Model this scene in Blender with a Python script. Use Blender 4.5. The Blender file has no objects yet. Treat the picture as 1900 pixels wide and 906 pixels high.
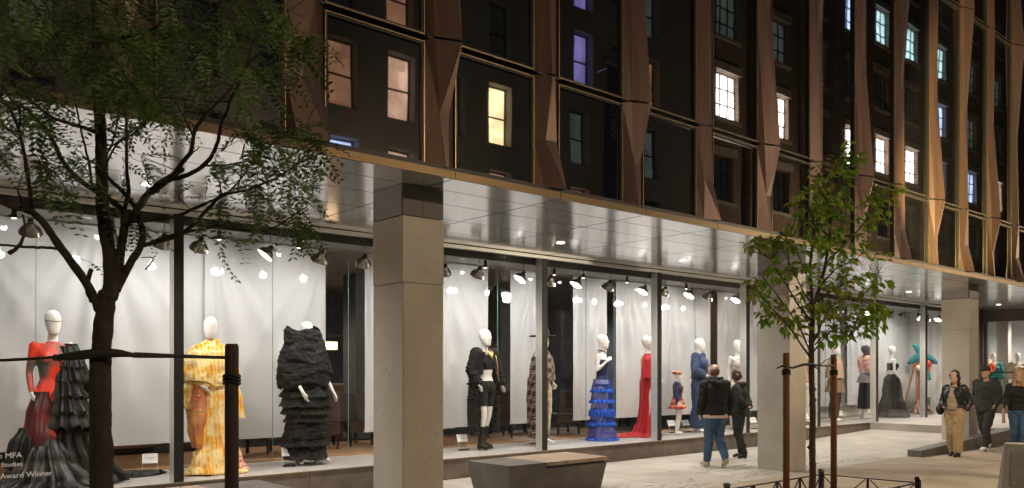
import bpy, bmesh, math, random
import numpy as np
from mathutils import Vector, Matrix, noise

scene = bpy.context.scene
COL = scene.collection
rnd = random.Random(7)
R = math.radians
PI = math.pi

# ---------------------------------------------------------------- camera
CAM_H, FPX, CX, HY, ANG = 1.69, 1521.0, 950.0, 688.0, R(49.28)
cd = bpy.data.cameras.new('camera')
cam = bpy.data.objects.new('camera', cd)
COL.objects.link(cam)
cam.location = (0, 0, CAM_H)
cam.rotation_euler = (PI / 2, 0, ANG - PI / 2)
cd.sensor_width = 36
cd.lens = FPX / 1900 * 36
cd.shift_y = (HY - 453) / 1900
cd.clip_end = 2000
cd.clip_start = 0.1
scene.camera = cam

# ---------------------------------------------------------------- world, exposure
w = bpy.data.worlds.new('World')
scene.world = w
w.use_nodes = True
nt = w.node_tree
bg = nt.nodes['Background']
sky = nt.nodes.new('ShaderNodeTexSky')
sky.sky_type = 'NISHITA'
sky.sun_disc = False
sky.sun_elevation = R(-3.0)
sky.sun_rotation = R(250)
nt.links.new(sky.outputs[0], bg.inputs[0])
bg.inputs[1].default_value = 0.05
sl = bpy.data.lights.new('moon', 'SUN')
sl.energy = 0.03
sl.angle = R(0.5)
sl.color = (0.75, 0.85, 1.0)
so = bpy.data.objects.new('moon', sl)
so.rotation_euler = (R(50), 0, R(30))
COL.objects.link(so)
scene.view_settings.view_transform = 'Standard'
scene.view_settings.look = 'None'
scene.view_settings.exposure = 1.2
scene.view_settings.gamma = 1
try:
    scene.cycles.use_denoising = True
    scene.cycles.max_bounces = 8
    scene.cycles.transparent_max_bounces = 16
    scene.cycles.sample_clamp_indirect = 4.0
    scene.cycles.caustics_reflective = False
    scene.cycles.caustics_refractive = False
except Exception:
    pass

# ---------------------------------------------------------------- picking points in the place
FX, FY = math.cos(ANG), math.sin(ANG)


def ray(x, y):
    r, u = (x - CX) / FPX, (HY - y) / FPX
    return Vector((FX + r * FY, FY - r * FX, u))


def atd(x, y, d):
    return Vector((0, 0, CAM_H)) + ray(x, y) * d


def onY(x, y, Y):
    v = ray(x, y)
    return Vector((0, 0, CAM_H)) + v * (Y / v.y)


def onZ(x, y, z):
    v = ray(x, y)
    return Vector((0, 0, CAM_H)) + v * ((z - CAM_H) / v.z)


def Xat(x, Y):
    return onY(x, HY, Y).x


# ---------------------------------------------------------------- materials
MATS = {}


def mat(name, col=(.5, .5, .5), rough=.6, metal=0., var=.12, scale=6., bump=0., bscale=None, emit=None, es=0.,
        spec=None, randv=0., coat=0., sheen=0., stretch=None, trans=0.):
    if name in MATS:
        return MATS[name]
    m = bpy.data.materials.new(name)
    m.use_nodes = True
    n, l = m.node_tree.nodes, m.node_tree.links
    b = n['Principled BSDF']
    b.inputs['Roughness'].default_value = rough
    b.inputs['Metallic'].default_value = metal
    if spec is not None:
        b.inputs['Specular IOR Level'].default_value = spec
    if coat:
        b.inputs['Coat Weight'].default_value = coat
        b.inputs['Coat Roughness'].default_value = .1
    if sheen:
        b.inputs['Sheen Weight'].default_value = sheen
    tc = n.new('ShaderNodeTexCoord')
    src = tc.outputs['Object']
    if stretch:
        mp = n.new('ShaderNodeMapping')
        mp.inputs['Scale'].default_value = stretch
        l.new(src, mp.inputs[0])
        src = mp.outputs[0]
    nz = n.new('ShaderNodeTexNoise')
    nz.inputs['Scale'].default_value = scale
    nz.inputs['Detail'].default_value = 5
    l.new(src, nz.inputs['Vector'])
    rp = n.new('ShaderNodeMapRange')
    rp.inputs[1].default_value = .3
    rp.inputs[2].default_value = .7
    rp.inputs[3].default_value = 1 - var
    rp.inputs[4].default_value = 1 + var
    l.new(nz.outputs[0], rp.inputs[0])
    hs = n.new('ShaderNodeHueSaturation')
    hs.inputs['Color'].default_value = (*col, 1)
    out = rp.outputs[0]
    if randv:
        oi = n.new('ShaderNodeObjectInfo')
        mr = n.new('ShaderNodeMapRange')
        mr.inputs[3].default_value = 1 - randv
        mr.inputs[4].default_value = 1 + randv
        l.new(oi.outputs['Random'], mr.inputs[0])
        mu = n.new('ShaderNodeMath')
        mu.operation = 'MULTIPLY'
        l.new(out, mu.inputs[0])
        l.new(mr.outputs[0], mu.inputs[1])
        out = mu.outputs[0]
    l.new(out, hs.inputs['Value'])
    l.new(hs.outputs[0], b.inputs['Base Color'])
    if bump:
        nb = n.new('ShaderNodeTexNoise')
        nb.inputs['Scale'].default_value = bscale or scale * 4
        nb.inputs['Detail'].default_value = 4
        l.new(src, nb.inputs['Vector'])
        bp = n.new('ShaderNodeBump')
        bp.inputs['Strength'].default_value = bump
        bp.inputs['Distance'].default_value = .02
        l.new(nb.outputs[0], bp.inputs['Height'])
        l.new(bp.outputs[0], b.inputs['Normal'])
    if trans:
        tr = n.new('ShaderNodeBsdfTransparent')
        mx = n.new('ShaderNodeMixShader')
        mx.inputs[0].default_value = trans
        o = n['Material Output']
        l.new(b.outputs[0], mx.inputs[1])
        l.new(tr.outputs[0], mx.inputs[2])
        l.new(mx.outputs[0], o.inputs[0])
    if emit:
        b.inputs['Emission Color'].default_value = (*emit, 1)
        b.inputs['Emission Strength'].default_value = es
    m['ramp'] = 0
    MATS[name] = m
    return m


def glass_mat(name, tint=(.93, .97, .95), ior=1.5, bump=0.):
    m = bpy.data.materials.new(name)
    m.use_nodes = True
    n, l = m.node_tree.nodes, m.node_tree.links
    n.clear()
    o = n.new('ShaderNodeOutputMaterial')
    t = n.new('ShaderNodeBsdfTransparent')
    t.inputs[0].default_value = (*tint, 1)
    g = n.new('ShaderNodeBsdfGlossy')
    g.inputs['Roughness'].default_value = 0.0
    f = n.new('ShaderNodeFresnel')
    f.inputs[0].default_value = ior
    mx = n.new('ShaderNodeMixShader')
    geo = n.new('ShaderNodeNewGeometry')
    # no total reflection off the back faces
    k = n.new('ShaderNodeMath')
    k.operation = 'SUBTRACT'
    k.inputs[0].default_value = 1
    l.new(geo.outputs['Backfacing'], k.inputs[1])
    mu = n.new('ShaderNodeMath')
    mu.operation = 'MULTIPLY'
    l.new(k.outputs[0], mu.inputs[0])
    l.new(f.outputs[0], mu.inputs[1])
    l.new(mu.outputs[0], mx.inputs[0])
    l.new(t.outputs[0], mx.inputs[1])
    l.new(g.outputs[0], mx.inputs[2])
    l.new(mx.outputs[0], o.inputs[0])
    MATS[name] = m
    return m


def dark_glass(name, ior=2.6, bscale=.8, bstr=.12):
    m = bpy.data.materials.new(name)
    m.use_nodes = True
    n, l = m.node_tree.nodes, m.node_tree.links
    b = n['Principled BSDF']
    b.inputs['Base Color'].default_value = (.004, .004, .005, 1)
    b.inputs['Roughness'].default_value = .016
    b.inputs['IOR'].default_value = ior
    tc = n.new('ShaderNodeTexCoord')
    nb = n.new('ShaderNodeTexNoise')
    nb.inputs['Scale'].default_value = bscale
    nb.inputs['Detail'].default_value = 1.0
    l.new(tc.outputs['Object'], nb.inputs['Vector'])
    bp = n.new('ShaderNodeBump')
    bp.inputs['Strength'].default_value = bstr
    bp.inputs['Distance'].default_value = .012
    l.new(nb.outputs[0], bp.inputs['Height'])
    l.new(bp.outputs[0], b.inputs['Normal'])
    MATS[name] = m
    return m


def nodes_of(m):
    return m.node_tree.nodes, m.node_tree.links, m.node_tree.nodes['Principled BSDF']


def mathn(n, l, op, a, b=None, c=None):
    k = n.new('ShaderNodeMath')
    k.operation = op
    for i, v in enumerate((a, b, c)):
        if v is None:
            continue
        if isinstance(v, (int, float)):
            k.inputs[i].default_value = v
        else:
            l.new(v, k.inputs[i])
    return k.outputs[0]


def mixc(n, l, fac, a, b):
    k = n.new('ShaderNodeMix')
    k.data_type = 'RGBA'
    if isinstance(fac, (int, float)):
        k.inputs[0].default_value = fac
    else:
        l.new(fac, k.inputs[0])
    for i, v in ((6, a), (7, b)):
        if isinstance(v, tuple):
            k.inputs[i].default_value = (*v, 1)
        else:
            l.new(v, k.inputs[i])
    return k.outputs[2]


def stripe(n, l, coord, period, width, soft=.0, phase=0.):
    a = mathn(n, l, 'MULTIPLY_ADD', coord, 1 / period, phase)
    a = mathn(n, l, 'FRACT', a)
    return mathn(n, l, 'LESS_THAN', a, width)


def plaid(name, base, c1, c2, period=.2, rot=0., rough=.8, axis='XZ'):
    m = mat(name, base, rough)
    n, l, b = nodes_of(m)
    tc = n.new('ShaderNodeTexCoord')
    mp = n.new('ShaderNodeMapping')
    mp.inputs['Rotation'].default_value = (0, rot, 0)
    l.new(tc.outputs['Object'], mp.inputs[0])
    sp = n.new('ShaderNodeSeparateXYZ')
    l.new(mp.outputs[0], sp.inputs[0])
    xy = mathn(n, l, 'ADD', sp.outputs[0], mathn(n, l, 'MULTIPLY', sp.outputs[1], .7))
    z = sp.outputs[2]
    col = base
    for co in (xy, z):
        col = mixc(n, l, mathn(n, l, 'MULTIPLY', stripe(n, l, co, period, .42), .55), col, c2)
    for co in (xy, z):
        s = stripe(n, l, co, period, .09, phase=.35)
        s2 = stripe(n, l, co, period, .08, phase=.12)
        col = mixc(n, l, mathn(n, l, 'MULTIPLY', mathn(n, l, 'MAXIMUM', s, s2), .75), col, c1)
    l.new(col, b.inputs['Base Color'])
    return m


# ---------------------------------------------------------------- mesh builder
class MB:
    def __init__(s):
        s.v, s.f = [], []

    def add(s, v, f):
        o = len(s.v)
        s.v += [tuple(p) for p in v]
        s.f += [tuple(i + o for i in q) for q in f]
        return s

    def box(s, x0, x1, y0, y1, z0, z1):
        v = [(x0, y0, z0), (x1, y0, z0), (x1, y1, z0), (x0, y1, z0), (x0, y0, z1), (x1, y0, z1), (x1, y1, z1), (x0, y1, z1)]
        return s.add(v, [(0, 3, 2, 1), (4, 5, 6, 7), (0, 1, 5, 4), (1, 2, 6, 5), (2, 3, 7, 6), (3, 0, 4, 7)])

    def hexa(s, v):
        return s.add(v, [(0, 3, 2, 1), (4, 5, 6, 7), (0, 1, 5, 4), (1, 2, 6, 5), (2, 3, 7, 6), (3, 0, 4, 7)])

    def bar(s, a, b, w, h=None):
        a, b = Vector(a), Vector(b)
        h = h or w
        d = (b - a).normalized()
        up = Vector((0, 0, 1)) if abs(d.z) < .95 else Vector((0, 1, 0))
        r = d.cross(up).normalized() * w / 2
        u = r.cross(d).normalized() * h / 2
        return s.hexa([a - r - u, a + r - u, a + r + u, a - r + u, b - r - u, b + r - u, b + r + u, b - r + u])

    def tube(s, pts, rad, n=8, cap=True, flat=None):
        pts = [Vector(p) for p in pts]
        if not isinstance(rad, (list, tuple)):
            rad = [rad] * len(pts)
        o = len(s.v)
        ref = None
        for i, p in enumerate(pts):
            a = pts[max(i - 1, 0)]
            b = pts[min(i + 1, len(pts) - 1)]
            d = (b - a)
            d = d.normalized() if d.length > 1e-9 else Vector((0, 0, 1))
            if ref is None:
                ref = Vector((1, 0, 0)) if abs(d.x) < .9 else Vector((0, 1, 0))
            u = (ref - d * ref.dot(d)).normalized()
            ref = u
            v = d.cross(u)
            r = rad[i]
            r1, r2 = (r if isinstance(r, tuple) else (r, r))
            for k in range(n):
                t = 2 * PI * k / n
                s.v.append(tuple(p + u * (math.cos(t) * r1) + v * (math.sin(t) * r2)))
        m = len(pts)
        for i in range(m - 1):
            for k in range(n):
                a = o + i * n + k
                b = o + i * n + (k + 1) % n
                s.f.append((a, b, b + n, a + n))
        if cap:
            s.f.append(tuple(o + k for k in reversed(range(n))))
            s.f.append(tuple(o + (m - 1) * n + k for k in range(n)))
        return s

    def loft(s, rings, n=24, cap=True, fn=None):
        """rings of (cx, cy, z, rx, ry)"""
        o = len(s.v)
        for i, (cx, cy, z, rx, ry) in enumerate(rings):
            for k in range(n):
                t = 2 * PI * k / n
                p = (cx + rx * math.cos(t), cy + ry * math.sin(t), z)
                if fn:
                    p = fn(i, t, p)
                s.v.append(tuple(p))
        m = len(rings)
        for i in range(m - 1):
            for k in range(n):
                a = o + i * n + k
                b = o + i * n + (k + 1) % n
                s.f.append((a, b, b + n, a + n))
        if cap:
            s.f.append(tuple(o + k for k in reversed(range(n))))
            s.f.append(tuple(o + (m - 1) * n + k for k in range(n)))
        return s

    def lathe(s, prof, n=20, c=(0, 0, 0)):
        return s.loft([(c[0], c[1], c[2] + z, r, r) for r, z in prof], n)

    def ell(s, c, r, n=12, m=8):
        rings = []
        for i in range(m + 1):
            a = -PI / 2 + PI * i / m
            k = max(math.cos(a), .02)
            rings.append((c[0], c[1], c[2] + r[2] * math.sin(a), r[0] * k, r[1] * k))
        return s.loft(rings, n)

    def slant(s, k, ztop):
        s.v = [(x, y, z - k * x * max(0, min(1, (ztop - z) / .3))) for x, y, z in s.v]
        return s

    def mesh(s, name, smooth=False):
        me = bpy.data.meshes.new(name)
        me.from_pydata(s.v, [], s.f)
        if smooth:
            me.shade_smooth()
        me.update()
        return me

    def build(s, name, m, parent=None, smooth=False, loc=None):
        me = s.mesh(name, smooth)
        me.materials.append(m)
        return link(name, me, parent, loc)


def link(name, me, parent=None, loc=None):
    o = bpy.data.objects.new(name, me)
    COL.objects.link(o)
    if parent is not None:
        o.parent = parent
    if loc is not None:
        o.location = loc
    return o


def tag(o, label=None, cat=None, group=None, kind=None):
    if label:
        o['label'] = label
    if cat:
        o['category'] = cat
    if group:
        o['group'] = group
    if kind:
        o['kind'] = kind
    return o


def thing(name, label, cat, loc=(0, 0, 0), rz=0., group=None):
    o = bpy.data.objects.new(name, None)
    o.empty_display_size = .1
    COL.objects.link(o)
    o.location = loc
    o.rotation_euler = (0, 0, rz)
    return tag(o, label, cat, group)


def children(o):
    return [c for c in bpy.data.objects if c.parent == o]


def copy_tree(o, parent=None):
    kids = list(o.children)
    c = o.copy()
    COL.objects.link(c)
    if parent is not None:
        c.parent = parent
    for k in kids:
        copy_tree(k, c)
    return c


def spot(name, loc, target, power, angle=90, blend=.5, col=(1, .95, .88), size=.05, parent=None):
    L = bpy.data.lights.new(name, 'SPOT')
    L.energy = power
    L.spot_size = R(angle)
    L.spot_blend = blend
    L.color = col
    L.shadow_soft_size = size
    o = bpy.data.objects.new(name, L)
    COL.objects.link(o)
    o.location = loc
    d = Vector(target) - Vector(loc)
    o.rotation_euler = d.to_track_quat('-Z', 'Y').to_euler()
    if parent is not None:
        o.parent = parent
    return o


# shared materials
concrete = mat('concrete', (.475, .44, .39), .75, var=.10, scale=1.6, bump=.12, bscale=30)
n_, l_, b_ = nodes_of(concrete)   # small air holes and faint cloudy stains
tc_ = n_.new('ShaderNodeTexCoord')
vo_ = n_.new('ShaderNodeTexVoronoi'); vo_.inputs['Scale'].default_value = 16; vo_.inputs['Randomness'].default_value = 1
l_.new(tc_.outputs['Object'], vo_.inputs['Vector'])
nz_ = n_.new('ShaderNodeTexNoise'); nz_.inputs['Scale'].default_value = 5
l_.new(tc_.outputs['Object'], nz_.inputs['Vector'])
thr_ = mathn(n_, l_, 'MULTIPLY_ADD', nz_.outputs[0], .42, -.1)
hol_ = mathn(n_, l_, 'LESS_THAN', vo_.outputs['Distance'], thr_)
old_ = b_.inputs['Base Color'].links[0].from_socket
l_.new(mixc(n_, l_, mathn(n_, l_, 'MULTIPLY', hol_, .6), old_, (.10, .085, .07)), b_.inputs['Base Color'])

soffit_m = mat('brushed soffit metal', (.98, .975, .97), .15, .74, var=.03, scale=.7, bump=.012, bscale=2.2, randv=.02)
cap_m = mat('grey cap metal', (.34, .31, .30), .42, .4, var=.04)
cap_shade_m = mat('shaded cap metal', (.085, .078, .074), .5, .2, var=.06)  # same metal as the side panel, street-side shade put into its colour
bronze = mat('bronze fascia metal', (.15, .108, .06), .42, .85, var=.08, scale=3)
fin_m = mat('copper brown anodised panel', (.085, .047, .034), .38, .4, var=.22, scale=1.6, bump=.05, bscale=5, randv=.10, stretch=(5, 5, .7))
brass = mat('thin brass trim', (.33, .24, .125), .34, 1., var=.1)
black_m = mat('black metal', (.012, .011, .011), .45, .0, spec=.4)
ledge_m = mat('dark ledge metal', (.05, .04, .032), .5, .5)
alu = mat('satin aluminium', (.80, .80, .76), .38, .6, var=.04)
plinth_m = mat('brown slate plinth stone', (.135, .105, .085), .5, var=.28, scale=3.2, bump=.1, bscale=14, randv=.12)
plat_m = mat('pale grey platform stone', (.42, .40, .38), .42, var=.08, scale=8)
slab_m = mat('beige sidewalk concrete', (.44, .365, .285), .85, var=.14, scale=1.3, bump=.15, bscale=60, randv=.07)
pave_m = mat('grey paving stone', (.44, .41, .365), .7, var=.13, scale=1.8, bump=.12, bscale=40, randv=.05)
kerb_m = mat('dark granite kerb', (.13, .125, .12), .6, var=.2, scale=30, bump=.1)
asphalt = mat('asphalt', (.05, .05, .052), .9, var=.25, scale=40, bump=.3, bscale=120)
for m_, sc_, k_ in ((slab_m, 7., .16), (pave_m, 6., .13)):    # gum spots and small stains
    n_, l_, b_ = nodes_of(m_)
    tc_ = n_.new('ShaderNodeTexCoord')
    ge_ = n_.new('ShaderNodeNewGeometry')
    vo_ = n_.new('ShaderNodeTexVoronoi'); vo_.inputs['Scale'].default_value = sc_
    l_.new(ge_.outputs['Position'], vo_.inputs['Vector'])
    nz_ = n_.new('ShaderNodeTexNoise'); nz_.inputs['Scale'].default_value = .8; nz_.inputs['Detail'].default_value = 6
    l_.new(ge_.outputs['Position'], nz_.inputs['Vector'])
    hol_ = mathn(n_, l_, 'LESS_THAN', vo_.outputs['Distance'], mathn(n_, l_, 'MULTIPLY_ADD', nz_.outputs[0], k_ * 2.2, -k_ * .75))
    old_ = b_.inputs['Base Color'].links[0].from_socket
    mu_ = mixc(n_, l_, mathn(n_, l_, 'MULTIPLY', hol_, .32), old_, (.10, .085, .07))
    st_ = mathn(n_, l_, 'MULTIPLY_ADD', nz_.outputs[0], -2.2, 1.35); n_[st_.node.name].use_clamp = True
    l_.new(mixc(n_, l_, mathn(n_, l_, 'MULTIPLY', st_, .5), mu_, (.20, .17, .14)), b_.inputs['Base Color'])
shop_glass = glass_mat('clear shop glass', (.99, .99, .985), 1.52)
inner_glass = glass_mat('clear inner glass', (.98, .98, .975), 1.36)
edge_glass = mat('green glass edge', (.16, .34, .34), .2, emit=None)
up_glass = dark_glass('dark reflective window glass')
wood = mat('warm oak', (.40, .24, .12), .5, var=.22, scale=3, stretch=(1, 12, 12))
bench_wood = mat('worn bench timber', (.31, .225, .16), .6, var=.25, scale=4, stretch=(14, 1, 14), bump=.1, randv=.18)
white_sh = mat('white shade cloth', (.60, .60, .61), .85, var=.03, scale=2)
chrome = mat('polished lamp metal', (.72, .72, .70), .2, .85, var=.05)
lamp_in = mat('lit lamp reflector', (.9, .9, .88), .4, emit=(1, .95, .86), es=.6)
bulb_m = mat('lamp bulb', (.9, .9, .9), .4, emit=(1, .94, .84), es=6.)
down_m = mat('lit downlight lens', (.9, .9, .9), .4, emit=(1, .93, .82), es=7.)
white_man = mat('white mannequin lacquer', (.82, .81, .79), .33, var=.02, spec=.5)
skin_m = mat('skin', (.52, .31, .22), .55, var=.06)
skin2_m = mat('tan skin', (.40, .24, .16), .55, var=.06)
# ================================================================ THE SETTING
def hgt(X):
    return min(max(.033 * (X - 17.3), 0), .32)


def struct(name, mb, m, parent=None, smooth=False):
    o = mb.build(name, m, parent, smooth)
    if parent is None:
        o['kind'] = 'structure'
    return o


struct('ground', MB().box(-400, 500, -400, 400, -1.2, -.30), asphalt)
struct('road', MB().box(-60, 120, -7.0, 3.85, -.299, -.15), asphalt)
struct('far_pavement', MB().box(-60, 120, -11.0, -7.01, -.299, 0.), slab_m)
# kerb stones of the near side
kerb = thing('kerb', 'long dark granite kerb between road and sidewalk', 'kerb')
kerb['kind'] = 'structure'
for a in ('label', 'category'):
    del kerb[a]
kme = MB().box(0, 1.50, 0, .15, -.28, .0).mesh('kerb_stone')
kme.materials.append(kerb_m)
for i in range(30):
    link('kerb_stone', kme, kerb, (-6 + i * 1.52, 3.851, 0))
# sidewalk: bed + slabs
bed_m = mat('slab joint', (.10, .085, .07), .9)
pav = struct('pavement', MB().box(-10, 40, 4.0, 10.3, -.28, -.018), bed_m)
sm = MB()
sm.box(0, 1.505, 0, 1.546, -.0175, .0)
sme = sm.mesh('slab')
sme.materials.append(slab_m)
for i in range(26):
    for j in range(2):
        link('slab', sme, pav, (-6 + i * 1.52, 4.004 + j * 1.562, 0))
# paving of the recess, rising gently to the entrance
for i in range(0, 23):
    X0, X1 = -4 + i * 1.52, -4 + i * 1.52 + 1.509
    for j in range(2):
        Y0, Y1 = 7.13 + j * 1.575, 7.13 + (j + 1) * 1.575 - .006
        z0, z1 = hgt(X0), hgt(X1)
        mb = MB().hexa([(X0, Y0, -.017), (X1, Y0, -.017), (X1, Y1, -.017), (X0, Y1, -.017),
                        (X0, Y0, z0), (X1, Y0, z1), (X1, Y1, z1), (X0, Y1, z0)])
        mb.build('paving_stone', pave_m, pav)
# rows of weathered inscriptions cut into the paving
ins_m = mat('dark cut lettering', (.17, .15, .12), .9)
mb = MB()
for row in range(15):
    Y = 7.45 + row * .10
    X = 11.0 + rnd.uniform(0, .8)
    Xe = 15.2
    while X < Xe:
        L = rnd.uniform(.03, .10)
        if rnd.random() < .72 and not (row in (4, 5, 11)):
            mb.box(X, X + L, Y, Y + .012, .0, .0025)
        X += L + rnd.uniform(.015, .05)
for row in range(8):
    Y = 7.6 + row * .11
    X = 6.5 + rnd.uniform(0, .6)
    while X < 10.2:
        L = rnd.uniform(.05, .2)
        if rnd.random() < .5:
            mb.box(X, X + L, Y - .35, Y - .33, .0, .0025)
        X += L + rnd.uniform(.03, .2)
tag(mb.build('inscription', ins_m, pav), kind='stuff')
# kerb wall that edges the entrance ramp
rw = struct('ramp_kerb_wall', MB().hexa([(16.45, 6.90, -.01), (21.4, 6.90, -.01), (21.4, 7.16, -.01), (16.45, 7.16, -.01),
                                         (16.45, 6.90, .13), (21.4, 6.90, .315), (21.4, 7.16, .315), (16.45, 7.16, .13)]), kerb_m)
MB().box(21.402, 29.1, 6.90, 7.16, -.01, .315).build('kerb_stone', kerb_m, rw)

# ================================================================ THE GALLERY BUILDING
GB = thing('gallery_building', 'long modern shop-front building with copper brown folded panels above lit display windows', 'building')
FE, YW, YC, YG = 6.82, 6.95, 7.33, 10.31
SZ = 3.677
# ---- soffit: back plate, strips of panels with open joints
MB().box(-6, 40, 6.86, 10.45, 3.70, 3.80).build('soffit_backing', black_m, GB)
strips = [(6.84, 7.318), (7.334, 7.932), (7.948, 8.727), (8.743, 9.517), (9.533, 10.285)]
J0 = 5.09
for (a, b) in strips:
    me = MB().box(.003, 1.506, a, b, SZ, SZ + .02).mesh('soffit_panel')
    me.materials.append(soffit_m)
    me.materials.append(black_m)
    for p_ in me.polygons:
        p_.material_index = 0 if p_.index == 0 else 1
    for k in range(-6, 20):
        X = J0 + k * 1.52
        if X > 29.0:
            continue
        link('soffit_panel', me, GB, (X + .004, 0, 0))
# ---- fascia
fme = MB()
fme.box(0, 1.51, 6.815, 6.838, SZ - .004, SZ + .075)
me = fme.mesh('fascia_panel'); me.materials.append(bronze)
for k in range(-6, 20):
    link('fascia_panel', me, GB, (J0 + k * 1.52 + .005, 0, 0))
MB().hexa([(-6, 6.84, SZ + .03), (36, 6.84, SZ + .03), (36, 7.1, SZ + .03), (-6, 7.1, SZ + .03),
           (-6, 6.84, SZ + .085), (36, 6.84, SZ + .085), (36, 7.1, SZ + .14), (-6, 7.1, SZ + .14)]).build('ledge', ledge_m, GB)
# ---- core wall behind the upper windows
MB().box(-6, 36, 7.02, 22, 3.86, 14.6).build('wall', black_m, GB)
MB().box(-6, 36, 6.9, 22, 14.61, 14.9).build('roof', ledge_m, GB)
# ---- upper windows
X0W = 3.66
PW = 1.13
ROWS = [(3.80, 5.06), (5.12, 9.32), (9.38, 13.56)]


def win_frame(wd, z0, z1):
    m = MB()
    t = .035
    m.box(-.0, wd, YW - .01, YW + .055, z0, z0 + t)
    m.box(-.0, wd, YW - .01, YW + .055, z1 - t, z1)
    m.box(0, t, YW - .01, YW + .055, z0 + t, z1 - t)
    m.box(wd - t, wd, YW - .01, YW + .055, z0 + t, z1 - t)
    return m


frames = [win_frame(PW, a, b).mesh('window') for a, b in ROWS]
for f in frames:
    f.materials.append(black_m)


def trim_mb(wd, z0, z1):
    m = MB()
    t, g = .009, .004
    y0, y1 = YW - .024, YW - .011
    m.box(g, wd - g, y0, y1, z0 + g, z0 + g + t)
    m.box(g, wd - g, y0, y1, z1 - g - t, z1 - g)
    m.box(g, g + t, y0, y1, z0 + g + t, z1 - g - t)
    m.box(wd - g - t, wd - g, y0, y1, z0 + g + t, z1 - g - t)
    return m


trims = [trim_mb(PW, a, b).mesh('trim') for a, b in ROWS]
for f in trims:
    f.materials.append(brass)
for k in range(-4, 19):
    X = X0W + k * 1.512
    for r, (a, b) in enumerate(ROWS):
        if r == 2 and k < 8:
            continue
        fo = link('window', frames[r], GB, (X, 0, 0))
        link('trim', trims[r], fo, (0, 0, 0))
        # glass a hair out of true, each its own way, as real panes are
        z0, z1 = a + .036, b - .036
        e = [rnd.uniform(-.0022, .0022) for _ in range(3)]
        wd = PW - .072
        m_ = MB().hexa([(.036, YW + .02 + e[0], z0), (.036 + wd, YW + .02 + e[1], z0), (.036 + wd, YW + .04, z0), (.036, YW + .04, z0),
                        (.036, YW + .02 + e[2], z1), (.036 + wd, YW + .02 + e[1] + e[2] - e[0], z1), (.036 + wd, YW + .04, z1), (.036, YW + .04, z1)])
        m_.build('pane', up_glass, fo)

# ---- folded copper fins between the windows
FWD = 1.512 - PW


def fin_mb(levels):
    """levels: (z, a, d1, b, d2) cross-section root(0) - P1(a,d1) - P2(b,d2) - root(FWD)"""
    m = MB()
    for (z, a, d1, b, d2) in levels:
        m.v += [(.006, YW, z), (a, YW - d1, z), (b, YW - d2, z), (FWD - .006, YW, z), (FWD - .006, YW + .06, z), (.006, YW + .06, z)]
    n = 6
    for i in range(len(levels) - 1):
        for k in range(n):
            p, q = i * n + k, i * n + (k + 1) % n
            # split each twisted quad the way a folded sheet would
            if k == 1:
                if levels[i][4] >= levels[i + 1][4]:
                    m.f += [(p, q, p + n), (q, q + n, p + n)]
                else:
                    m.f += [(p, q, q + n), (p, q + n, p + n)]
            elif k == 0:
                m.f += [(p, q, p + n), (q, q + n, p + n)]
            else:
                m.f += [(p, q, q + n), (p, q + n, p + n)]
    m.f.append(tuple(reversed(range(n))))
    m.f.append(tuple((len(levels) - 1) * n + k for k in range(n)))
    return m


WIDE = (.09, .085, .355, .185)
NARR = (.21, .10, .245, .10)
WAIST = (.14, .065, .275, .062)


def lv(z, s):
    return (z, *s)


def mixs(a, b, t):
    return tuple(x + (y - x) * t for x, y in zip(a, b))


FJ = [(3.79, 5.085), (5.11, 9.335), (9.36, 13.6)]
fins = {}
for par in (0, 1):
    A, B = (WIDE, NARR) if par == 0 else (NARR, WIDE)
    # lower joint state = A, bottom = B, next joint = B, next = A
    segs = []
    segs.append(fin_mb([lv(FJ[0][0], B), lv(FJ[0][0] + .55, mixs(B, WAIST, .8)), lv(FJ[0][1], A)]))
    segs.append(fin_mb([lv(FJ[1][0], A), lv(FJ[1][0] + 2.1, WAIST), lv(FJ[1][1], B)]))
    segs.append(fin_mb([lv(FJ[2][0], B), lv(FJ[2][0] + 2.1, WAIST), lv(FJ[2][1], A)]))
    for s_ in segs:
        me = s_.mesh('folded_panel')
        me.materials.append(fin_m)
        fins.setdefault(par, []).append(me)
jm = MB().box(.012, FWD - .012, YW - .055, YW + .05, -.012, .012).mesh('joint_gasket')
jm.materials.append(black_m)
gm = MB().box(0, .022, YW - .03, YW + .05, 3.79, 13.6).mesh('side_trim')
gm.materials.append(fin_m)
for k in range(-5, 19):
    X = X0W + PW + k * 1.512
    for r in range(3):
        if r == 2 and k < 8:
            continue
        link('folded_panel', fins[k % 2][r], GB, (X, 0, 0))
    link('joint_gasket', jm, GB, (X, 0, 5.0975))
    link('joint_gasket', jm, GB, (X, 0, 9.3475))
# ---- columns
for k in range(-1, 4):
    X = 4.788 + 7.616 * k
    zb = -.01
    MB().box(X, X + .53, YC, 7.94, zb, 2.63).build('column', concrete, GB).modifiers.new('b', 'BEVEL').width = .012
    MB().box(X + .001, X + .529, YC + .001, 7.939, 2.634, 3.338).build('column', concrete, GB)
    MB().box(X + .01, X + .52, YC + .01, 7.93, 2.6301, 2.6339).build('column_joint', black_m, GB)
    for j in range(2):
        MB().box(X + .002 + j * .264, X + .262 + j * .266, YC + .004, YC + .03, 3.348, SZ - .004).build('column_cap_panel', cap_shade_m, GB)
    MB().box(X + .001, X + .027, YC + .034, 7.935, 3.348, SZ - .004).build('column_cap_panel', cap_m, GB)
    MB().box(X + .03, X + .5, YC + .034, 7.93, 3.338, SZ).build('column_cap_core', black_m, GB)
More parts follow.
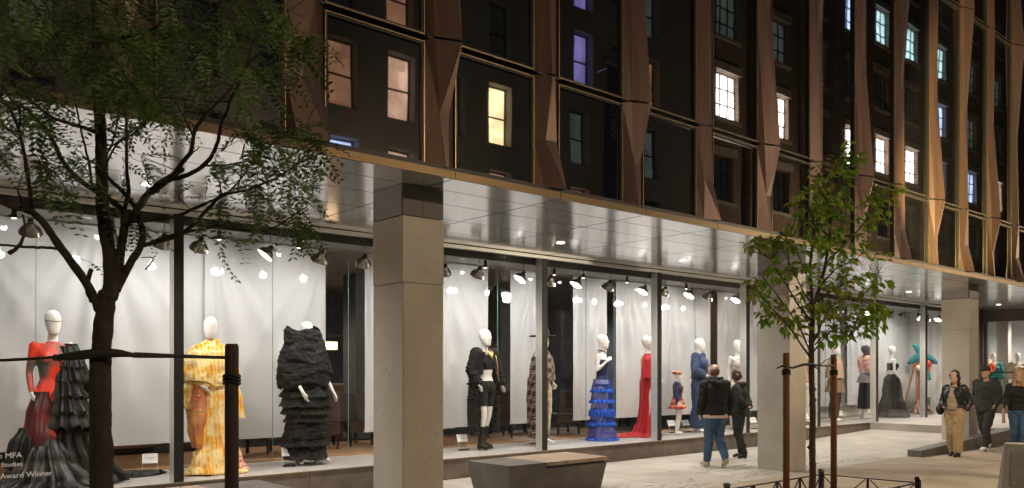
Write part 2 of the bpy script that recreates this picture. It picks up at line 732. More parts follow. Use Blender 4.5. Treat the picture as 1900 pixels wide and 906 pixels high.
# ---- plinth stones and display platform
for k in range(-10, 12):
    X = 11.3 + k * 1.52
    X1 = min(X + 1.513, 28.2)
    if X > 28:
        continue
    MB().box(X, X1, YG, YG + .1, min(hgt(X), .28) - .01, .298).build('plinth_stone', plinth_m, GB)
platform = MB().box(-5, 28.2, YG - .022, 11.86, .299, .319).build('display_platform', plat_m, GB)
MB().box(-5, 28.2, YG - .026, YG - .023, .301, .317).build('platform_edge_trim', brass, GB)
MB().box(-5, 28.2, YG + .102, 11.86, .02, .298).build('platform_base', black_m, GB)
# ---- shop-front mullions, head, glass
MX = [.42, 3.47, 6.53, 9.62, 12.70, 15.75, 18.8, 21.85, 24.95, 28.0]
hm = MB().box(-5, 28.1, YG + .0, YG + .09, 3.615, 3.668).build('head_frame', alu, GB)
for i, X in enumerate(MX):
    MB().box(X - .055, X + .055, YG + .012, YG + .17, .319, 3.614).build('mullion', alu, GB)
    c = MB().box(X - .057, X + .06, YG - .002, YG + .011, .319, 3.614)
    c.build('mullion_cap', black_m, GB)
    if i < len(MX) - 1:
        MB().box(X + .056, MX[i + 1] - .056, YG + .06, YG + .078, .320, 3.614).build('glass_pane', shop_glass, GB)
MB().box(-5, .36, YG + .06, YG + .078, .320, 3.614).build('glass_pane', shop_glass, GB)
# inner glass screen behind the displays
IY = 11.76
x = -3.9
ig = [Xat(p, IY) for p in (647, 768, 924, 1015, 1088, 1140, 1215, 1290)]
ig = [.1, 2.2, 3.85, 5.35] + ig + [18.4, 20.1, 21.8]
ig = sorted(ig)
for a, b in zip(ig[:-1], ig[1:]):
    if b - a < .3:
        continue
    MB().box(a + .004, b - .008, IY, IY + .012, .36, 3.58).build('inner_glass_pane', inner_glass, GB)
    MB().box(b - .007, b - .001, IY - .001, IY + .013, .36, 3.58).build('glass_edge', edge_glass, GB)
MB().box(-5, 28, IY - .03, IY + .05, .3195, .355).build('oak_sill', wood, GB)
dm = mat('pale dot', (.75, .75, .72), .4)
mb = MB()  # row of small pale dots along the back of the platform
X = -1.
while X < 22:
    mb.box(X, X + .022, 11.695, 11.717, .319, .326)
    X += .062
tag(mb.build('dot_row', dm, GB), kind='stuff')
# ---- interior
ceil_d = mat('dark ceiling slot', (.035, .035, .038), .8)
ceil_g = mat('grey perforated ceiling', (.30, .30, .30), .75, var=.1, scale=20)
navy = mat('dark blue interior wall', (.085, .10, .135), .5, var=.2)
MB().box(-5, 28.1, YG + .095, 11.3, 3.70, 3.80).build('slot_ceiling', ceil_d, GB)
MB().box(-5, 28.1, YG + .18, YG + .24, 3.52, 3.699).build('blind_box', ceil_d, GB)
for k in range(-3, 9):
    MB().box(3.47 + k * 3.05 - 1.5, 3.47 + k * 3.05 + 1.52, 11.31, 18.9, 3.66, 3.70).build('ceiling_panel', ceil_g, GB)
# floor boards of the room behind
fb = MB().box(0, 3.0, 0, .20, -.02, 0.).mesh('floor_board'); fb.materials.append(wood)
MB().box(-5, 28.1, 11.87, 19, .02, .279).build('room_floor', black_m, GB)
for j in range(12):
    for k in range(6):
        link('floor_board', fb, GB, (-5 + k * 3.01 + (j % 2) * 1.3, 11.88 + j * .205, .301))
MB().box(-5, 33, 19, 19.2, 0, 3.7).build('back_wall', navy, GB)
MB().box(-5.2, -5.01, YG, 19.2, 0, 3.7).build('side_wall', navy, GB)
pil_m = mat('room pillar', (.12, .12, .125), .6)
for X, w_ in ((8.4, .5), (12.2, .5), (16.2, .5), (20.5, .5), (24.5, .5), (5.0, .4)):
    MB().box(X, X + w_, 14.6, 15.1, .30, 3.66).build('room_pillar', pil_m, GB)
for X in (7.2, 9.9, 11.4, 13.8, 15.3, 18.0, 19.5, 22.2):
    MB().box(X, X + .06, 17.4, 17.46, .30, 3.66).build('room_window_mullion', black_m, GB)
for z in (1.15, 2.5):
    MB().box(6, 28, 17.41, 17.45, z, z + .05).build('room_window_rail', pil_m, GB)
# white wall of the last display bay and its return
whitewall = mat('white painted wall', (.72, .72, .70), .8, var=.02)
MB().box(21.75, 28.6, 12.2, 12.3, .32, 3.66).build('display_wall', whitewall, GB)
MB().box(28.1, 28.2, YG + .2, 12.19, .32, 3.66).build('display_wall', whitewall, GB)
# ---- entrance wall that comes forward at the right, with glazed doors
EX = 29.25
ent_f = mat('dark bronze door frame', (.10, .085, .075), .4, .6)
MB().box(28.2, EX + .1, YG, YG + .1, .0, 3.67).build('return_wall', ent_f, GB)
MB().box(21.4, EX - .01, 7.17, 10.3, .0, .318).build('landing', pave_m, GB)
MB().box(EX, EX + .12, 5.4, YG - .01, .32, .60).build('door_plinth', plinth_m, GB)
MB().box(EX, EX + .12, 5.4, YG - .01, 3.28, 3.67).build('door_head', ent_f, GB)
for Y in (10.18, 8.98, 8.74, 7.5, 6.3):
    MB().box(EX - .02, EX + .1, Y, Y + .09, .601, 3.279).build('door_post', ent_f, GB)
for Y in (10.15, 8.72, 7.48):
    MB().box(EX + .04, EX + .055, Y - 1.14, Y - .02, .62, 3.27).build('glass_door_pane', shop_glass, GB)
    MB().box(EX + .02, EX + .038, Y - 1.14, Y - .02, 1.62, 1.655).build('push_bar', black_m, GB)
MB().box(EX + .13, 34.5, 5.4, 14, .2, .318).build('lobby_floor', plat_m, GB)
MB().box(EX + .13, 34.5, 5.4, 14, 3.66, 3.72).build('lobby_ceiling', ceil_g, GB)
MB().box(34.5, 34.6, 5.4, 14, .3, 3.66).build('lobby_wall', whitewall, GB)
MB().box(EX + .13, 34.5, 14.0, 14.1, .3, 3.66).build('lobby_wall', whitewall, GB)
for (x, y) in ((30.6, 10.0), (31.6, 10.4), (32.3, 9.4), (33.4, 11.8)):
    MB().box(x, x + .3, y, y + .3, .32, 3.66).build('lobby_pillar', concrete if x < 33 else pil_m, GB)
red_m = mat('red lobby beam', (.45, .02, .03), .5)
MB().box(30.2, 30.4, 6, 9.2, 3.3, 3.5).build('lobby_beam', red_m, GB)

# ---- soffit downlights (each a fitting of the building)
dl = MB().lathe([(.0, 0), (.06, 0), (.06, .006), (0, .006)], 20).mesh('downlight'); dl.materials.append(down_m)
rg = MB()
for k in range(24):
    t0, t1 = 2 * PI * k / 24, 2 * PI * (k + 1) / 24
    rg.hexa([(math.cos(t) * r_, math.sin(t) * r_, z) for z in (0, .012) for (t, r_) in ((t0, .062), (t0, .075), (t1, .075), (t1, .062))])
rgm = rg.mesh('downlight_ring'); rgm.materials.append(alu)
for k in range(-1, 9):
    X = 2.75 + k * 3.05
    d = link('downlight', dl, GB, (X, 9.13, SZ - .004))
    link('downlight_ring', rgm, d, (0, 0, -.010))
    spot('downlight_beam', (X, 9.13, SZ - .05), (X, 9.13, 0), 138, 150, 1., (1, .92, .80), .06, GB)

# ---- lettering on the window glass
vinyl = mat('white window lettering', (.48, .47, .46), .6)


def lettering(txt, pA, size_px, Y, name='window_lettering'):
    """text standing on the glass plane, left end at pixel pA"""
    p = onY(pA[0], pA[1], Y)
    cu = bpy.data.curves.new(name, 'FONT')
    cu.body = txt
    d = (p - Vector((0, 0, CAM_H))).dot(Vector((FX, FY, 0)))
    cu.size = size_px / FPX * d
    cu.extrude = .001
    o = bpy.data.objects.new(name, cu)
    COL.objects.link(o)
    bpy.context.view_layer.update()
    me = bpy.data.meshes.new_from_object(o.evaluated_get(bpy.context.evaluated_depsgraph_get()))
    bpy.data.objects.remove(o)
    me.materials.clear()
    me.materials.append(vinyl)
    q = link(name, me, GB, p)
    q.rotation_euler = (PI / 2, 0, 0)
    return q


lettering('n MFA', (-4, 851.5), 14.5, YG + .055)
lettering('Studies', (2.5, 867), 12, YG + .055)
lettering('Award Winner', (.5, 889), 14, YG + .055)
lettering('and BFA', (822, 796.5), 8.5, YG + .055)

# ================================================================ ACROSS THE STREET (seen mirrored in the upper windows)
modern_m = mat('dark grey render', (.20, .20, .21), .8, var=.1, scale=.6)
OB = thing('office_building', 'dark grey office block across the street with deep square windows, some lit', 'building')
WY = -11.0


def room_mat(name, col, e):
    m = mat(name, (.5, .5, .5), .9, emit=col, es=e)
    n, l, b = nodes_of(m)          # blinds, ceiling lights and furniture make a lit room uneven
    tc = n.new('ShaderNodeTexCoord')
    mp = n.new('ShaderNodeMapping'); mp.inputs['Scale'].default_value = (1.1, 1., .75)
    l.new(tc.outputs['Object'], mp.inputs[0])
    nz = n.new('ShaderNodeTexNoise'); nz.inputs['Scale'].default_value = 1.3; nz.inputs['Detail'].default_value = 3
    l.new(mp.outputs[0], nz.inputs[0])
    vo = n.new('ShaderNodeTexVoronoi'); vo.distance = 'CHEBYCHEV'; vo.inputs['Scale'].default_value = 1.7
    l.new(mp.outputs[0], vo.inputs['Vector'])
    k = mathn(n, l, 'MULTIPLY_ADD', nz.outputs[0], 1.3, .25)
    k = mathn(n, l, 'MULTIPLY', k, mathn(n, l, 'MULTIPLY_ADD', vo.outputs['Color'], .5, .7))
    l.new(mathn(n, l, 'MULTIPLY', mathn(n, l, 'MAXIMUM', k, .12), e), b.inputs['Emission Strength'])
    return m


lit = {'dark': mat('faintly glowing window glass', (.02, .025, .025), .1, emit=(.5, .6, .55), es=.012),  # faint glow put into the panes of dark rooms
       'dim': room_mat('dim green lit window', (.45, .62, .55), .12),
       'peach': room_mat('peach lit window', (1., .60, .42), 1.1),
       'warm': room_mat('warm yellow lit window', (1., .72, .38), 3.4),
       'violet': room_mat('violet lit window', (.36, .30, .80), .8),
       'brown': room_mat('amber dim lit window', (.8, .38, .2), .5),
       'white': room_mat('white lit window', (1., .88, .78), 8.),
       'teal': room_mat('cool teal lit window', (.55, .85, .90), 2.0),
       'blue': room_mat('cool blue lit window', (.45, .6, 1.0), 2.6)}


def facade(root, x0, x1, cols, rows, wid, hei, wallm, ztop, deep, special, frame=None, mull=None):
    # wall built as piers and spandrels round real openings
    edges = [x0]
    for c in cols:
        edges += [c - wid / 2, c + wid / 2]
    edges.append(x1)
    for i in range(0, len(edges), 2):
        MB().box(edges[i], edges[i + 1], WY - deep, WY, 0, ztop).build('wall_pier', wallm, root)
    for c in cols:
        zz = [0.] + [v for r in rows for v in (r - hei / 2, r + hei / 2)] + [ztop]
        m = MB()
        for i in range(0, len(zz), 2):
            m.box(c - wid / 2, c + wid / 2, WY - deep, WY - .003, zz[i], zz[i + 1])
        m.build('spandrel', wallm, root)
    MB().box(x0, x1, WY - deep - 8, WY - deep - .01, 0, ztop).build('wall', black_m, root)
    for i, c in enumerate(cols):
        for j, r in enumerate(rows):
            k = special.get((i, j), 'dark')
            f = MB()
            t = .05
            yb = WY - deep + .06
            xa, xb, za, zb = c - wid / 2, c + wid / 2, r - hei / 2, r + hei / 2
            f.box(xa, xa + t, yb, yb + .05, za, zb).box(xb - t, xb, yb, yb + .05, za, zb)
            f.box(xa + t, xb - t, yb, yb + .05, za, za + t).box(xa + t, xb - t, yb, yb + .05, zb - t, zb)
            if mull:
                nx, nz = mull
                for q in range(1, nx):
                    xx = xa + (xb - xa) * q / nx
                    f.box(xx - .035, xx + .035, yb + .001, yb + .049, za + t, zb - t)
                for q in range(1, nz):
                    z_ = za + (zb - za) * q / nz
                    f.box(xa + t, xb - t, yb + .002, yb + .047, z_ - .03, z_ + .03)
            fo = f.build('window', frame or black_m, root)
            MB().box(xa + .001, xb - .001, yb - .03, yb - .005, za + .001, zb - .001).build('pane', lit[k], fo)


mcols = [-3 + 2.32 * k for k in range(15)]     # ... 13.24 15.56 17.9
mcols = [13.8 - 2.33 * 5 + 2.33 * k for k in range(0, 13)]
mcols = [c for c in mcols if c < 32.6]
mrows = [5.0, 8.4, 11.8, 15.15, 18.5]
facade(OB, -2, 33.0, mcols, mrows, 1.15, 2.35, modern_m, 20.5, .5,
       {(6, 2): 'peach', (8, 2): 'warm', (7, 2): 'dim', (10, 3): 'violet', (10, 2): 'dim', (12, 3): 'brown', (12, 2): 'dim',
        (5, 2): 'brown', (6, 1): 'peach', (8, 1): 'peach', (10, 1): 'peach', (5, 1): 'blue', (1, 2): 'dim', (2, 2): 'dim', (3, 3): 'dim', (12, 4): 'dim', (2, 3): 'peach',
        (7, 1): 'dim', (6, 3): 'brown', (10, 4): 'violet'}, mull=(1, 2))
brick_m = mat('brown brick', (.25, .18, .135), .85, var=.18, scale=1.2)
n_, l_, b_ = nodes_of(brick_m)
tc_ = n_.new('ShaderNodeTexCoord')
mp_ = n_.new('ShaderNodeMapping'); mp_.inputs['Rotation'].default_value = (PI / 2, 0, 0)
l_.new(tc_.outputs['Object'], mp_.inputs[0])
br_ = n_.new('ShaderNodeTexBrick'); br_.inputs['Scale'].default_value = 2.4
br_.inputs['Color1'].default_value = (.38, .28, .21, 1); br_.inputs['Color2'].default_value = (.25, .18, .13, 1); br_.inputs['Mortar'].default_value = (.10, .085, .07, 1)
br_.inputs['Mortar Size'].default_value = .03
l_.new(mp_.outputs[0], br_.inputs['Vector']); l_.new(br_.outputs[0], b_.inputs['Base Color'])
BB = thing('brick_building', 'tall brown brick building across the street with gridded windows, some lit white or blue', 'building')
bcols = [35.9, 40.9, 45.9, 50.2, 52.9 + .6, 57.9, 63.0, 68.1, 73.2, 78.3]
brows = [3.2, 7.4, 11.6, 15.8, 20.0, 24.2, 28.4]
facade(BB, 33.02, 82, bcols, brows, 1.9, 2.4, brick_m, 33., .35,
       {(0, 3): 'white', (1, 3): 'white', (3, 3): 'white', (4, 3): 'white', (5, 3): 'white', (5, 5): 'teal', (4, 5): 'teal', (3, 5): 'blue', (6, 4): 'blue', (6, 3): 'blue', (7, 3): 'blue',
        (6, 5): 'teal', (0, 4): 'dim', (1, 4): 'dim', (7, 4): 'dim', (7, 5): 'dim', (8, 3): 'white', (8, 5): 'dim', (2, 4): 'dim'}, mull=(3, 3))
# stone lintel blocks and string course of the brick building
for c in bcols:
    for r in brows:
        MB().box(c - 1.15, c + 1.15, WY + .002, WY + .12, r + 1.22, r + 1.62).build('lintel', modern_m if False else concrete, BB)
        MB().box(c - 1.1, c + 1.1, WY + .002, WY + .16, r - 1.38, r - 1.21).build('sill', concrete, BB)
for X in (38.4, 43.4, 48.2, 55.8, 60.4, 65.6):
    MB().box(X - .35, X + .35, WY + .001, WY + .3, 0, 33).build('brick_pilaster', brick_m, BB)
# blue banner on its bracket on the office building
BN = thing('banner', 'tall dark blue cloth banner with white lettering hung across the street', 'banner', (25.75, -9.9, 7.0))
blue_b = mat('navy banner cloth', (.012, .025, .12), .8)
MB().box(0, .85, -.01, .01, 0, 7.7).build('cloth', blue_b, BN)
MB().box(-.05, 1.0, -.025, .025, 7.72, 7.77).build('bracket', alu, BN)
MB().bar((.45, .0, 7.745), (.45, -1.1, 7.745), .04).build('arm', alu, BN)
cu = bpy.data.curves.new('lettering', 'FONT'); cu.body = 'CNMA'; cu.size = .5; cu.extrude = .004
o = bpy.data.objects.new('lettering', cu); COL.objects.link(o); bpy.context.view_layer.update()
me = bpy.data.meshes.new_from_object(o.evaluated_get(bpy.context.evaluated_depsgraph_get())); bpy.data.objects.remove(o)
me.materials.clear(); me.materials.append(mat('greyed white banner print', (.30, .29, .30), .8))
q = link('lettering', me, BN, (.15, .02, .6))
q.rotation_euler = (PI / 2, -PI / 2, PI)
q.rotation_euler = Matrix(((0, -1, 0), (0, 0, 1), (-1, 0, 0))).to_euler()
q.location = (.8, .016, 6.1)

# ---- street lamps on the far side; an added flood post near, outside the frame
pole_m = mat('grey lamp post metal', (.22, .22, .22), .5, .6)
lamp_glow = mat('sodium lamp lens', (.9, .9, .9), .4, emit=(1, .72, .42), es=14.)


def street_lamp(loc, rz, power, label, tgt, col=(1, .74, .46), h=7.5, ang=140, size=.15):
    t = thing('street_lamp', label, 'street lamp', loc, rz, 'street lamps along the kerbs')
    MB().tube([(0, 0, 0), (0, 0, .5), (0, 0, h - .5)], [.11, .08, .055], 12).build('post', pole_m, t, True)
    MB().lathe([(0, 0), (.17, 0), (.17, .12), (.12, .3), (0, .3)], 14).build('base', pole_m, t)
    MB().tube([(0, 0, h - .6), (.0, .2, h - .1), (0, .8, h + .1), (0, 1.6, h + .12)], .035, 8).build('arm', pole_m, t, True)
    hd = MB().hexa([(-.13, 1.4, h + .06), (.13, 1.4, h + .06), (.10, 2.1, h + .06), (-.10, 2.1, h + .06),
                    (-.06, 1.45, h + .18), (.06, 1.45, h + .18), (.05, 2.0, h + .16), (-.05, 2.0, h + .16)]).build('lamp_head', pole_m, t)
    MB().box(-.09, .09, 1.55, 2.0, h + .035, h + .055).build('lens', lamp_glow, hd)
    bpy.context.view_layer.update()
    tl = Vector(tgt)
    L = bpy.data.lights.new('street_light', 'POINT')
    L.energy = power; L.color = col; L.shadow_soft_size = size
    sp = link('street_light', L, t, (0, 1.8, h - .15))
    return t


street_lamp((-2.5, -7.4, 0), 0, 600, 'first tall grey street lamp on the far pavement, farthest left, opposite the trees', (8, 6, 2))
street_lamp((13, -7.4, 0), 0, 560, 'second tall grey street lamp on the far pavement, mirrored faintly in the upper windows', (20, 6, 3))
street_lamp((46, -7.4, 0), 0, 1600, 'third tall grey street lamp on the far pavement, in front of the brick building', (46, 0, 0))
FLP = thing('added_flood_post', 'added unseen short dark post with a warm flood light aimed at the copper panels', 'light post', (14.3, 4.15, 0))  # out-of-frame post added to throw the gold patch on the fins
MB().tube([(0, 0, 0), (0, 0, 3.2)], [.06, .05], 12).build('post', pole_m, FLP, True)


fh = MB().hexa([(-.14, -.06, 3.22), (.14, -.06, 3.22), (.14, .06, 3.22), (-.14, .06, 3.22), (-.16, -.12, 3.38), (.16, -.12, 3.38), (.16, .10, 3.38), (-.16, .10, 3.38)]).build('added_flood_head', pole_m, FLP)
sp = spot('added_flood_light', (0, .1, 3.5), (3.6, 2.65, 5.9), 2300, 58, .4, (1, .82, .36), .05, FLP)
L = bpy.data.lights.new('added_fill_light', 'POINT'); L.energy = 170; L.color = (1, .84, .60); L.shadow_soft_size = .1  # fill added above the post for the slim tree and sidewalk
link('added_fill_light', L, FLP, (0, -.25, 3.62))
MB().lathe([(0, 3.39), (.07, 3.40), (.05, 3.46), (0, 3.47)], 12).build('added_cap', pole_m, FLP)
# ================================================================ FIGURES
DG = None


def fuse(mb, voxel=.011, it=2, name='body', wr=None):
    """one continuous surface from overlapping closed shapes"""
    me = mb.mesh(name)
    o = bpy.data.objects.new(name, me)
    COL.objects.link(o)
    m = o.modifiers.new('r', 'REMESH')
    m.mode = 'VOXEL'
    m.voxel_size = voxel
    if it:
        s = o.modifiers.new('s', 'SMOOTH')
        s.factor = .5
        s.iterations = it
    bpy.context.view_layer.update()
    e = bpy.data.meshes.new_from_object(o.evaluated_get(bpy.context.evaluated_depsgraph_get()))
    bpy.data.objects.remove(o)
    e.shade_smooth()
    e.name = name
    if wr:
        wrinkle(e, *wr)
    return e


def wrinkle(me, amp, sc=8., st=(1, 1, 1), seed=0.):
    n = len(me.vertices)
    co = np.empty(n * 3); me.vertices.foreach_get('co', co); co = co.reshape(-1, 3)
    nm = np.empty(n * 3); me.vertex_normals.foreach_get('vector', nm); nm = nm.reshape(-1, 3)
    d = np.empty(n)
    nz = noise.noise
    for i in range(n):
        x, y, z = co[i]
        v = Vector((x * sc * st[0] + seed, y * sc * st[1], z * sc * st[2]))
        a = nz(v)
        d[i] = (1 - abs(a) * 2.4) + .5 * nz(v * 2.3) + .35 * nz(v * 5.1)
    co += nm * (d * amp)[:, None]
    me.vertices.foreach_set('co', co.ravel())
    me.update()


def place(name, me, m, parent):
    me.materials.clear()
    me.materials.append(m)
    return link(name, me, parent)


BASE = dict(pel=(0, 0, .95), waist=(0, .0, 1.09), chest=(0, -.005, 1.28), neck=(0, .01, 1.47), head=(0, -.01, 1.665),
            hipL=(.09, 0, .92), knL=(.095, -.02, .50), anL=(.10, .03, .09), toL=(.125, -.15, .025),
            shL=(.165, .01, 1.425), elL=(.215, .035, 1.16), wrL=(.235, -.03, .92), fgL=(.238, -.06, .77))
for k in list(BASE):
    if k.endswith('L'):
        x, y, z = BASE[k]
        BASE[k[:-1] + 'R'] = (-x, y, z)


def pose(**kw):
    J = dict(BASE)
    J.update(kw)
    return {k: (Vector(v) if isinstance(v, tuple) else v) for k, v in J.items()}


def add_hand(mb, w, f, sgn, fat=1.):
    """palm, four bent fingers of unequal length and a thumb from the side of the palm"""
    d = (f - w)
    L = d.length
    d.normalize()
    side = Vector((0, 1, 0)) - d * d.y
    if side.length < .2:
        side = Vector((1, 0, 0)) - d * d.x
    side.normalize()                     # across the palm
    nrm = d.cross(side).normalized() * sgn
    pe = w + d * L * .52
    mb.tube([w, w + d * L * .15, w + d * L * .35, pe], [(.019 * fat, .024 * fat), (.016 * fat, .032), (.015 * fat, .038), (.012 * fat, .036)] if abs(d.x) < .9 else [.022, .026, .028, .026], 8)
    for i, (o_, ln) in enumerate(((-.029, .40), (-.010, .46), (.010, .43), (.028, .34))):
        a = pe - d * .012 + side * o_
        b = a + d * L * ln * .5 + side * o_ * .12
        c = b + d * L * ln * .42 - nrm * .018
        mb.tube([a, b, c], [.0095 * fat, .009 * fat, .007 * fat], 6)
    a = w + d * L * .16 - side * .024
    b = a + d * L * .22 - side * .026 - nrm * .01
    c = b + d * L * .2 - side * .006
    mb.tube([a, b, c], [.012 * fat, .011 * fat, .008 * fat], 6)


def torso(mb, J, inf=0., fem=True, lo=0., hi=1.):
    P, W, C, N = J['pel'], J['waist'], J['chest'], J['neck']
    sh = (J['shL'] + J['shR']) / 2
    shw = abs(J['shL'].x - J['shR'].x) / 2
    rings = []

    def rg(p, rx, ry):
        rings.append((p.x, p.y, p.z, rx + inf, ry + inf))
    if fem:
        seq = [(P + Vector((0, 0, -.10)), .13, .09), (P + Vector((0, 0, -.05)), .165, .112), (P, .168, .115), ((P * .5 + W * .5), .14, .10), (W, .113, .086),
               ((W * .5 + C * .5), .128, .096), (C, .142, .105), (C * .45 + sh * .55, .148, .095), (sh + Vector((0, 0, -.02)), shw - .01, .075), (sh + Vector((0, .0, .025)), shw * .62, .058)]
    else:
        seq = [(P + Vector((0, 0, -.10)), .14, .10), (P + Vector((0, 0, -.05)), .165, .115), (P, .17, .12), ((P * .5 + W * .5), .162, .115), (W, .158, .112),
               ((W * .5 + C * .5), .165, .115), (C, .178, .122), (C * .45 + sh * .55, .185, .115), (sh + Vector((0, 0, -.02)), shw - .0, .088), (sh + Vector((0, .0, .03)), shw * .62, .065)]
    k = len(seq)
    a, b = int(lo * (k - 1) + .5), int(hi * (k - 1) + .5) + 1
    for p, rx, ry in seq[a:b]:
        rg(p, rx, ry)
    mb.loft(rings, 20)
    if fem and lo < .7 and hi > .6:
        for s in (-1, 1):
            mb.ell(C + Vector((s * .067, -.075, .015)), (.055 + inf, .05 + inf, .055 + inf))
    return mb


def arms(mb, J, inf=0., t=1., thin=1., which='LR'):
    for s in which:
        a, b, c = J['sh' + s], J['el' + s], J['wr' + s]
        r = [.052, .046, .040, .036, .036, .030, .023]
        pts = [a, a.lerp(b, .35), a.lerp(b, .7), b, b.lerp(c, .3), b.lerp(c, .7), c]
        k = max(2, int(round(t * 6)) + 1)
        mb.tube(pts[:k], [v * thin + inf for v in r[:k]], 10)
        mb.ell(a, (.055 * thin + inf, .053 * thin + inf, .05 * thin + inf), 10, 6)
    return mb


def legs(mb, J, inf=0., t=1., thin=1., flare=0., which='LR'):
    for s in which:
        a, b, c = J['hip' + s], J['kn' + s], J['an' + s]
        r = [.088, .083, .068, .053, .052, .044, .032]
        pts = [a, a.lerp(b, .25), a.lerp(b, .65), b, b.lerp(c, .3) + Vector((0, .012, 0)), b.lerp(c, .65) + Vector((0, .006, 0)), c]
        k = max(2, int(round(t * 6)) + 1)
        rr = [v * thin + inf + flare * i / 6 for i, v in enumerate(r)]
        mb.tube(pts[:k], rr[:k], 12)
    return mb


def feet(mb, J, inf=0., heel=0., which='LR'):
    for s in which:
        a, t = J['an' + s], J['to' + s]
        hl = a + (a - t) * .28
        hl.z = a.z - .055
        mid = a.lerp(t, .5)
        mb.tube([a + Vector((0, 0, .05)), a + Vector((0, .0, -.02))], [.034 + inf, .036 + inf], 10)
        mb.tube([hl, a + Vector((0, -.01, -.04)), mid + Vector((0, 0, .0)), t], [(.030 + inf, .03 + inf), (.037 + inf, .036 + inf), (.044 + inf, .028 + inf), (.030 + inf, .018 + inf)], 10)
        if heel:
            mb.tube([hl, Vector((hl.x, hl.y, .0))], [.02, .012], 6)
    return mb


def head(mb, J, yaw=0., inf=0., face=True, sc=1.):
    H, N = J['head'], J['neck']
    mb.tube([N + Vector((0, 0, -.06)), N, H + Vector((0, .012, -.09)), H + Vector((0, .01, -.03))], [.075 + inf, .050 + inf, .045 + inf, .045 + inf], 14)
    c, s = math.cos(yaw), math.sin(yaw)

    def fn(i, t, p):
        x, y = p[0] - H.x, p[1] - H.y
        # chin narrows forward
        return (H.x + c * x - s * y, H.y + s * x + c * y, p[2])
    R_ = [(-.130, .026, .034, -.050), (-.115, .046, .056, -.038), (-.08, .061, .078, -.022), (-.035, .071, .092, -.008), (.01, .076, .100, .004),
          (.05, .076, .102, .008), (.085, .067, .090, .01), (.112, .046, .062, .01), (.126, .016, .02, .01)]
    mb.loft([(H.x, H.y + cy * sc, H.z + z * sc, rx * sc + inf, ry * sc + inf) for z, rx, ry, cy in R_], 20, True, fn)
    if face:
        def hp(x, y, z):
            return Vector((H.x + c * x - s * y, H.y + s * x + c * y, H.z + z))
        mb.tube([hp(0, -.092, .022), hp(0, -.112, -.012), hp(0, -.108, -.028)], [.008, .012, .010], 6)
        for q in (-1, 1):
            mb.tube([hp(q * .072, .01, .015), hp(q * .078, .012, -.03)], [(.008, .016), (.007, .011)], 6)
        mb.tube([hp(-.018, -.098, -.055), hp(.018, -.098, -.055)], [.006, .006], 6)
    return mb


def body_mesh(J, fem=True, yaw=0., face=True, hands='LR', vox=.011, thin=1., foot=True, hthin=1., fat=1.):
    mb = MB()
    torso(mb, J, 0, fem)
    arms(mb, J, 0, 1, .82 if fem else 1.)
    legs(mb, J, 0, 1, .95 if fem else 1.)
    if foot:
        feet(mb, J)
    head(mb, J, yaw, 0, face)
    for s in hands:
        add_hand(mb, J['wr' + s], J['fg' + s], 1 if s == 'L' else -1, fat)
    return fuse(mb, vox, 2, 'body')


def drape(levels, nf=9, seed=0, n=84, sub=4, twist=.25, pw=1., hem=0., ruffle=.0):
    """cloth tube: levels (z, cx, cy, rx, ry, amp); folds deepen with amp"""
    r_ = random.Random(seed)
    ph = [r_.uniform(0, 6.28) for _ in range(6)]
    mb = MB()
    rows = []
    for i in range(len(levels) - 1):
        for k in range(sub):
            t = k / sub
            t2 = t * t * (3 - 2 * t) if pw == 1 else t
            rows.append([a + (b - a) * (t2 if q else t) for q, (a, b) in enumerate(zip(levels[i], levels[i + 1]))])
    rows.append(list(levels[-1]))
    zt = levels[0][0]
    for i, (z, cx, cy, rx, ry, am) in enumerate(rows):
        for k in range(n):
            t = 2 * PI * k / n
            tw = twist * (zt - z)
            f = math.cos(nf * t + ph[0] + tw + 1.1 * math.sin(2 * t + ph[1])) * .62 + math.cos((nf * 1.7 // 1) * t + ph[2] - tw * 1.5) * .25 + noise.noise(Vector((math.cos(t) * 3 + seed, math.sin(t) * 3, z * 6))) * .5
            q = 1 + am * f
            zz = z
            if hem and i == len(rows) - 1:
                zz += hem * f
            mb.v.append((cx + rx * q * math.cos(t), cy + ry * q * math.sin(t), zz))
    for i in range(len(rows) - 1):
        for k in range(n):
            a = i * n + k
            b = i * n + (k + 1) % n
            mb.f.append((a, a + n, b + n, b))
    return mb


def dbuild(mb, name, m, parent, wr=None):
    me = mb.mesh(name, True)
    if wr:
        wrinkle(me, *wr)
    me.materials.append(m)
    return link(name, me, parent)


PZ = .3195
MSC = 1.17       # mannequins stand a head taller than passers-by


def mannequin(px_, Y, label, rz=0., J=None, yaw=0., face=True, hands='LR', sc=MSC, body=True, foot=True, z=PZ, cat='mannequin', vox=.0115, fem=True):
    X = Xat(px_, Y)
    t = thing('dressed_mannequin', label, cat, (X, Y, z), rz, 'dressed mannequins in the shop window')
    t.scale = (sc, sc, sc)
    if J is None:
        J = pose()
    if body:
        place('body', body_mesh(J, fem, yaw, face, hands, vox, foot=foot), white_man, t)
    return t, J


